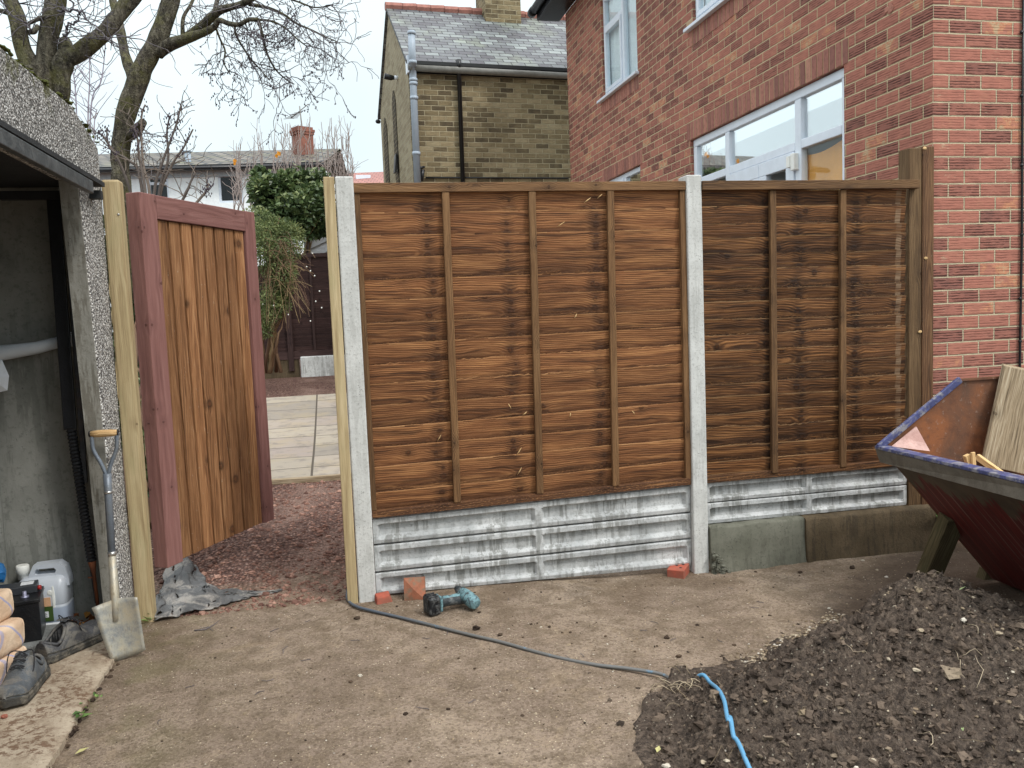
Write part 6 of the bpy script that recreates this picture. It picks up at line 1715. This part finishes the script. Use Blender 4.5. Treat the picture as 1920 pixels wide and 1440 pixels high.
b = MB(); b.poly([q0, Vector((q1.x, 13., q0.z)), q1, q2]); b.build('wall', M['white_board'], sh)
b = MB()
for (xa, ya), (xb, yb) in (((583, 467), (640, 440)), ((583, 487), (640, 460))): b.bar(on(1, 12.99, xa, ya), on(1, 12.99, xb, yb), .02, .012, (0, 1, 0))
b.build('board_joint', M['gutter_grey'], sh)
b = MB(); b.hexa([on(1, y, *p) for p, y in (((575, 448), 12.9), ((640, 410), 12.9), ((640, 410), 15), ((575, 448), 15), ((575, 442), 12.9), ((640, 402), 12.9), ((640, 402), 15), ((575, 442), 15))]); b.build('roof', M['gate_board'], sh)
b = MB(); b.tube([on(1, 12.95, 575, 500), on(1, 12.95, 575, 447)], .055, 10); b.build('downpipe', M['black_plastic'], sh)
b = MB(); P = [on(2, gz(0, 6.) + .045, *q) for q in ((505, 764), (540, 757), (590, 748), (640, 741))]; b.tube(P, .008, 5); tag(b.build('cable', M['black_plastic']), 'thin dark cable lying across the far end of the patio', 'cable')


# ------------------------------------------------------------------ trees and shrubs
def wob(a, c, n, amp, rr):
    out = []
    for k in range(n + 1):
        t = k / n; e = math.sin(math.pi * t) * amp
        out.append(a.lerp(c, t) + Vector((rr.gauss(0, e), rr.gauss(0, e), rr.gauss(0, e))))
    return out


def twig(b, p, d, L, r, lev, rr, droop=0., buds=None, curl=.35, kids=3, sides=4):
    P = [p]; n = 5; d = d.normalized()
    for i in range(n):
        d = (d + Vector((rr.gauss(0, curl), rr.gauss(0, curl), rr.gauss(0, curl) - droop)) * .5).normalized(); P.append(P[-1] + d * L / n)
    b.tube(P, [max(.0022, r * (1 - .6 * i / n)) for i in range(n + 1)], sides, cap=False)
    if buds is not None and lev == 0:
        for i in range(2, n + 1):
            for q in range(2):
                if rr.random() < .6: buds.blob(P[i] + Vector((rr.gauss(0, .006), rr.gauss(0, .006), rr.gauss(0, .006))), .0045, .0045, .008, .3, i, nu=5, nv=3)
    if lev > 0:
        for k in range(kids):
            i = rr.randint(1, n); x = d.orthogonal(); x.rotate(Matrix.Rotation(rr.random() * 6.28, 3, d))
            twig(b, P[i], d * .75 + x * rr.uniform(.5, .95), L * rr.uniform(.5, .8), r * .6, lev - 1, rr, droop, buds, curl, kids, sides)


def limbs(b, polys, depth, jit, seed):
    rr = random.Random(seed); ends = []
    for P in polys:
        dd = depth + rr.uniform(-jit, jit) * (0 if P is polys[0] else 1); pts = []; rad = []
        for i, (x, y, r) in enumerate(P):
            t = i / max(1, len(P) - 1); D = lerp(depth, dd, t); pts.append(atd(x, y, D)); rad.append(r * D / FPX)
        S_ = spline(pts, 5); Rr = [lerp(rad[int(i / 5)], rad[min(int(i / 5) + 1, len(rad) - 1)], (i % 5) / 5) for i in range(len(S_))]
        S_ = [p + Vector((mn.noise(p * 5), mn.noise(p * 5 + Vector((9, 0, 0))), 0)) * .12 * q for p, q in zip(S_, Rr)]
        Rr = [q * (1 + .14 * mn.noise(p * 9)) for p, q in zip(S_, Rr)]
        b.tube(S_, Rr, 12, cap=True); ends.append((S_, Rr))
    return ends


# tree behind the garage
t1 = thing('bare_tree', atd(95, 420, 6.2), 'thick bare tree with two mossy forking trunks rising behind the garage corner', 'tree')
b = MB()
T1 = [[(110, 420, 21), (108, 300, 19), (108, 215, 17), (112, 180, 16.5), (114, 150, 18), (118, 120, 19), (124, 100, 15)],
      [(119, 112, 17), (140, 104, 16.5), (170, 82, 16), (200, 58, 15.5), (215, 38, 15), (232, 14, 15), (252, -12, 15)],
      [(120, 110, 14), (122, 92, 13.5), (123, 82, 12.5), (123, 75, 8)],
      [(84, 420, 26), (82, 240, 24), (79, 175, 23), (72, 140, 24), (66, 120, 20)],
      [(68, 134, 19), (50, 106, 16), (38, 70, 15), (32, 34, 15), (19, 0, 14), (12, -18, 14)],
      [(80, 150, 19), (86, 110, 17), (90, 72, 18), (97, 38, 18), (106, 0, 18), (110, -20, 18)],
      [(36, 40, 6), (16, 25, 5), (0, 20, 4.5), (-20, 15, 4)], [(52, 60, 4), (64, 59, 5), (70, 49, 4)], [(54, 44, 3), (76, 34, 4), (96, 30, 3.4)]]
EN = limbs(b, T1, 6.2, .25, 1)
b.build('trunk', M['bark'], t1)
b = MB(); rr = random.Random(17)
for (x, y), (ex, ey), r in (((108, 20), (145, 20), 2.2), ((145, 18), (160, 34), 2), ((160, 34), (190, 60), 1.6), ((190, 60), (210, 76), 1.3), ((124, 74), (124, 58), 2.5), ((124, 58), (128, 46), 2), ((128, 46), (146, 40), 2), ((146, 40), (150, 22), 1.6), ((150, 22), (130, 0), 1.6), ((200, 75), (176, 60), 1.2), ((60, 60), (50, 40), 1.5), ((14, 20), (60, 56), 1.8)):
    P = wob(atd(x, y, 6.1), atd(ex, ey, 6.0), 5, .012, rr); b.tube(P, r * 6 / FPX, 5)
    for k in range(2): twig(b, P[rr.randint(1, 5)], Vector((rr.gauss(0, 1), rr.gauss(0, .5), rr.gauss(.4, .6))), .22, .004, 1, rr)
for S_, Rr in EN[1:6]:
    for k in range(3):
        i = rr.randint(4, len(S_) - 1); twig(b, S_[i], Vector((rr.gauss(0, 1), rr.gauss(0, .5), rr.gauss(.3, .7))), rr.uniform(.2, .5), .006, 1, rr, 0)
b.build('crown', M['twig'], t1)

# curved tree with the hanging seed twigs
t2 = thing('bare_tree', atd(228, 520, 7.), 'slender curved bare tree behind the gate, fine seed twigs hanging to the right', 'tree')
b = MB()
T2 = [[(232, 560, 20), (229, 430, 18.5), (227, 370, 18), (226, 320, 17), (226, 280, 17), (230, 240, 17.5), (242, 200, 18.5), (254, 165, 19), (266, 130, 18), (284, 95, 17.5), (300, 62, 17), (312, 30, 16), (320, 0, 16), (326, -25, 16)],
      [(252, 150, 11), (243, 128, 9.5), (234, 100, 9), (228, 70, 9), (222, 40, 8), (214, 12, 7), (208, -15, 7)],
      [(296, 100, 12), (318, 84, 10.5), (340, 76, 10), (362, 68, 9), (385, 60, 7), (402, 50, 5.5), (411, 38, 4.5), (428, 44, 4.6), (448, 46, 4.4), (466, 37, 4.2), (484, 37, 3.8)],
      [(352, 68, 8), (375, 52, 8), (395, 34, 8), (412, 20, 7.5), (430, 14, 6.5), (452, 8, 6), (476, -4, 5)],
      [(345, 74, 5), (342, 52, 4), (345, 30, 3.4), (358, 8, 3), (366, -12, 3)],
      [(400, 30, 4.5), (404, 14, 4), (410, -10, 4)],
      [(484, 37, 3.6), (490, 58, 2.8), (496, 84, 2.3), (503, 106, 2), (518, 132, 1.6), (538, 150, 1.3), (552, 158, 1)],
      [(240, 255, 11), (252, 248, 10), (262, 238, 9), (268, 229, 8)],
      [(440, 44, 2.5), (442, 65, 2), (455, 88, 1.7), (470, 110, 1.5), (486, 128, 1.2), (505, 150, 1)],
      [(404, 50, 2.2), (412, 72, 1.8), (422, 95, 1.6), (420, 118, 1.3), (432, 140, 1)],
      [(466, 8, 4), (500, 14, 3), (530, 26, 2.4), (556, 44, 2), (584, 56, 1.5), (612, 70, 1.2), (632, 78, .9)],
      [(452, 8, 3), (480, -6, 2.4), (520, -8, 2), (560, 4, 1.6), (590, 14, 1.3), (620, 10, 1)],
      [(484, 37, 2.4), (510, 40, 2), (534, 52, 1.7), (556, 72, 1.4), (574, 86, 1)]]
EN = limbs(b, T2, 7.0, .45, 2); b.build('trunk', M['bark'], t2)
b = MB(); bd = MB(); rr = random.Random(23)
for gi, (S_, Rr) in enumerate(EN):
    if gi in (0, 1, 7): nk = 4
    elif gi in (2, 3): nk = 11
    else: nk = 8
    for k in range(nk):
        i = rr.randint(int(len(S_) * (.62 if gi in (0, 2, 3) else .2)), len(S_) - 1)
        right = .55 if gi > 1 else 0
        twig(b, S_[i], Vector((rr.gauss(right, .7), rr.gauss(0, .5), rr.gauss(-.35 if gi > 1 else .2, .5))), rr.uniform(.16, .42), .0045, 2 if gi > 5 and gi != 7 else 1, rr, .10 if gi > 1 else 0, bd if rr.random() < .3 else None, .55, 3)
b.build('crown', M['twig'], t2); tag(bd.build('seed_clusters', M['bud'], t2), kind='stuff')
# tree left-edge branches at top
# seedling shrub behind the gate
s1 = thing('bare_shrub', atd(285, 470, 6.), 'bare shrub with dark seed heads sticking up behind the gate top', 'shrub')
b = MB(); bd = MB(); rr = random.Random(31)
for st_ in ([(280, 470), (272, 355), (262, 300), (258, 262), (252, 240)], [(282, 470), (280, 360), (268, 305), (265, 225), (272, 196)], [(284, 470), (290, 355), (306, 300), (330, 235), (339, 198)], [(286, 470), (300, 352), (315, 300), (313, 250), (318, 218)], [(288, 470), (300, 365), (322, 310), (345, 275), (362, 242)], [(290, 470), (345, 370), (358, 340), (367, 324)], [(292, 470), (372, 376), (384, 362), (392, 344)], [(276, 460), (262, 330), (240, 300), (206, 278), (200, 240)], [(272, 460), (235, 330), (198, 262), (186, 250)]):
    dd = 6. + rr.uniform(-.3, .4); S_ = spline([atd(x, y, dd) for x, y in st_], 6); n = len(S_)
    b.tube(S_, [lerp(3.2, 1.3, i / n) * dd / FPX for i in range(n)], 6)
    for k in range(5):
        i = rr.randint(n // 3, n - 1); twig(b, S_[i], Vector((rr.gauss(0, .6), rr.gauss(0, .5), rr.uniform(.3, 1))), rr.uniform(.1, .26), .004, 1, rr, 0, None, .3, 2)
    if st_[-1][1] < 345 and st_[-1][0] not in (367,):
        for k in range(44):
            i = rr.randint(int(n * .62), n - 1); bd.blob(S_[i] + Vector((rr.gauss(0, .018), rr.gauss(0, .018), rr.gauss(0, .02))), .0045, .0045, .009, .4, k, nu=5, nv=3)
b.build('stems', M['shrub_bark'], s1); tag(bd.build('seed_heads', M['bud'], s1), kind='stuff')
# pale sapling far left
s2 = thing('bare_sapling', atd(165, 480, 12.), 'pale thin bare sapling between the two trees at the garage corner', 'sapling')
b = MB(); rr = random.Random(41)
for st_ in ([(166, 480), (165, 230), (168, 150), (166, 60)], [(164, 480), (175, 300), (177, 230), (182, 205)], [(150, 480), (143, 200), (136, 130)], [(168, 480), (170, 210), (190, 150), (198, 80)]):
    S_ = spline([atd(x, y, 12) for x, y in st_], 8); b.tube(S_, [lerp(1.8, .8, i / len(S_)) * 12 / FPX for i in range(len(S_))], 5)
    for k in range(11):
        i = rr.randint(8, len(S_) - 2); sx = 1 if rr.random() < .6 else -1
        b.tube(wob(S_[i], S_[i] + Vector((sx * rr.uniform(.1, .4), 0, rr.uniform(.15, .5))), 4, .012, rr), [.006, .005, .005, .004, .003], 4)
b.build('stems', M['pale_twig'], s2)
# whips round the far chimney
s3 = thing('whip_shrub', atd(540, 470, 17.), 'tall leafless whippy shrub in front of the white house chimney', 'shrub')
b = MB(); rr = random.Random(43)
for k in range(64):
    px = rr.uniform(432, 662); top = rr.uniform(215, 300) if px > 470 else rr.uniform(262, 320); base = px + rr.gauss(0, 8)
    dd = rr.uniform(16, 18)
    S_ = wob(atd(base, 420, dd), atd(px + rr.gauss(0, 6), top, dd), 7, .05, rr); b.tube(S_, [.011, .010, .010, .009, .008, .007, .006, .005], 4, cap=False)
    for q in range(4):
        i = rr.randint(3, 6); b.tube(wob(S_[i], S_[i] + Vector((rr.gauss(0, .16), 0, rr.uniform(.1, .45))), 3, .02, rr), [.006, .005, .004, .003], 4, cap=False)
b.build('stems', M['whip'], s3)
b = MB()
for px, py, L in ((439, 303, .10), (441, 309, .08), (520, 289, .11), (518, 294, .09)): b.leaf(atd(px, py - 6, 16), (rr.gauss(0, .5), .3, -1), (0, -1, .2), L, L * .8)
b.build('last_leaves', M['orange_leaf'], s3)


def bush(name, lab, cat, base, blobs, n, L, W, mat, seed, stemmat='shrub_twig', nst=14, flat=.5):
    rr = random.Random(seed); t = thing(name, base, lab, cat); b = MB()
    tot = sum(r[3] ** 2 for r in blobs)
    for (px, py, dd, rpx, ) in blobs:
        c = atd(px, py, dd); rad = rpx * dd / FPX
        for k in range(int(n * rpx ** 2 / tot)):
            d = Vector((rr.gauss(0, 1), rr.gauss(0, 1), rr.gauss(0, 1))).normalized(); q = d * rad * rr.random() ** .33
            q *= 1 + .35 * mn.noise((c + q) * 2.3)
            if mn.noise((c + q) * 3.1 + Vector((seed, 0, 0))) > .33: continue
            dd_ = (d * .8 + Vector((rr.gauss(0, .7), rr.gauss(0, .7), rr.gauss(-.2, .6)))).normalized()
            cl = .5 + .5 * mn.noise((c + q) * 2.8)
            b.leaf(c + q, dd_, (rr.gauss(0, .6), rr.gauss(-.4, .5), 1), L * rr.uniform(.6, 1.3), W * rr.uniform(.6, 1.3), min(1, max(0, .55 * rr.random() + .5 * cl)))
    b.build('foliage', M[mat], t)
    b = MB()
    for k in range(nst):
        px, py, dd, rpx = blobs[k % len(blobs)]; c = atd(px + rr.gauss(0, rpx * .5), py + rr.uniform(-.9, .2) * rpx, dd)
        b.tube(wob(Vector(base) + Vector((rr.gauss(0, .1), rr.gauss(0, .1), 0)), c, 7, .06, rr), [.03, .026, .022, .018, .014, .01, .008, .005], 6)
    b.build('stems', M[stemmat], t); return t


bush('ivy_bush', 'dense dark green ivy covered bush behind the far fence, under the brick chimney', 'bush', atd(540, 640, 15.5),
     [(540, 370, 15.5, 46), (505, 365, 15.3, 36), (580, 385, 15.4, 40), (520, 400, 15.2, 42), (490, 345, 15.6, 24), (565, 410, 15., 40), (550, 340, 15.6, 30), (595, 352, 15.8, 30), (600, 410, 15.3, 30)], 9000, .115, .095, 'ivy_leaf', 51)
jb_ = bush('garden_shrub', 'loose yellow green shrub with arching stems in front of the dark far fence', 'shrub', atd(500, 700, 12.6),
     [(515, 440, 12.8, 38), (490, 450, 12.6, 40), (545, 440, 12.9, 26), (500, 500, 12.5, 36), (480, 420, 12.8, 30), (505, 555, 12.4, 34), (530, 500, 12.5, 28), (495, 595, 12.3, 22), (548, 470, 12.6, 22), (520, 570, 12.4, 26), (535, 525, 12.4, 30), (495, 475, 12.4, 34), (492, 615, 12.3, 18)], 17000, .055, .022, 'shrub_leaf', 52)
b = MB(); rr = random.Random(61)
for k in range(110):
    a = atd(rr.uniform(480, 545), rr.uniform(440, 560), 12.4 + rr.uniform(-.2, .3)); e = atd(rr.uniform(490, 592), rr.uniform(470, 622), 12.2 + rr.uniform(-.2, .3)); m_ = a.lerp(e, .5) + Vector((rr.gauss(0, .06), 0, rr.uniform(.05, .3)))
    b.tube(spline([a, m_, e], 4), [.0035] * 5 + [.0025] * 4, 4, cap=False)
b.build('arching_stems', M['shrub_twig'], jb_)
b = MB()
for px, py in ((590, 517), (575, 500), (582, 508), (599, 546), (592, 565), (603, 577), (582, 602), (493, 570), (513, 573), (541, 590), (565, 476), (586, 475)): b.blob(atd(px, py, 12.2), .011, .011, .011, .2, px, nu=6, nv=4)
b.build('flowers', M['cap_white'], jb_)
# hedge left of the gate gap
bush('hedge', 'green hedge glimpsed through the gap between the gate post and the gate', 'hedge', on(2, .15, 255, 990), [(225, 470, 8., 60), (250, 560, 8., 60), (220, 640, 8, 60), (245, 720, 7.6, 46), (255, 800, 7.2, 44), (262, 880, 6.8, 44), (268, 960, 6.4, 40)], 9000, .06, .045, 'ivy_leaf', 54)
q = on(2, gz(0, 5.2) + .03, 520, 765); rosette('weed', (q.x, q.y, q.z), 14, .12, .06, 'green weed growing at the far left edge of the patio', rise=.5, seed=8, spread=.05)
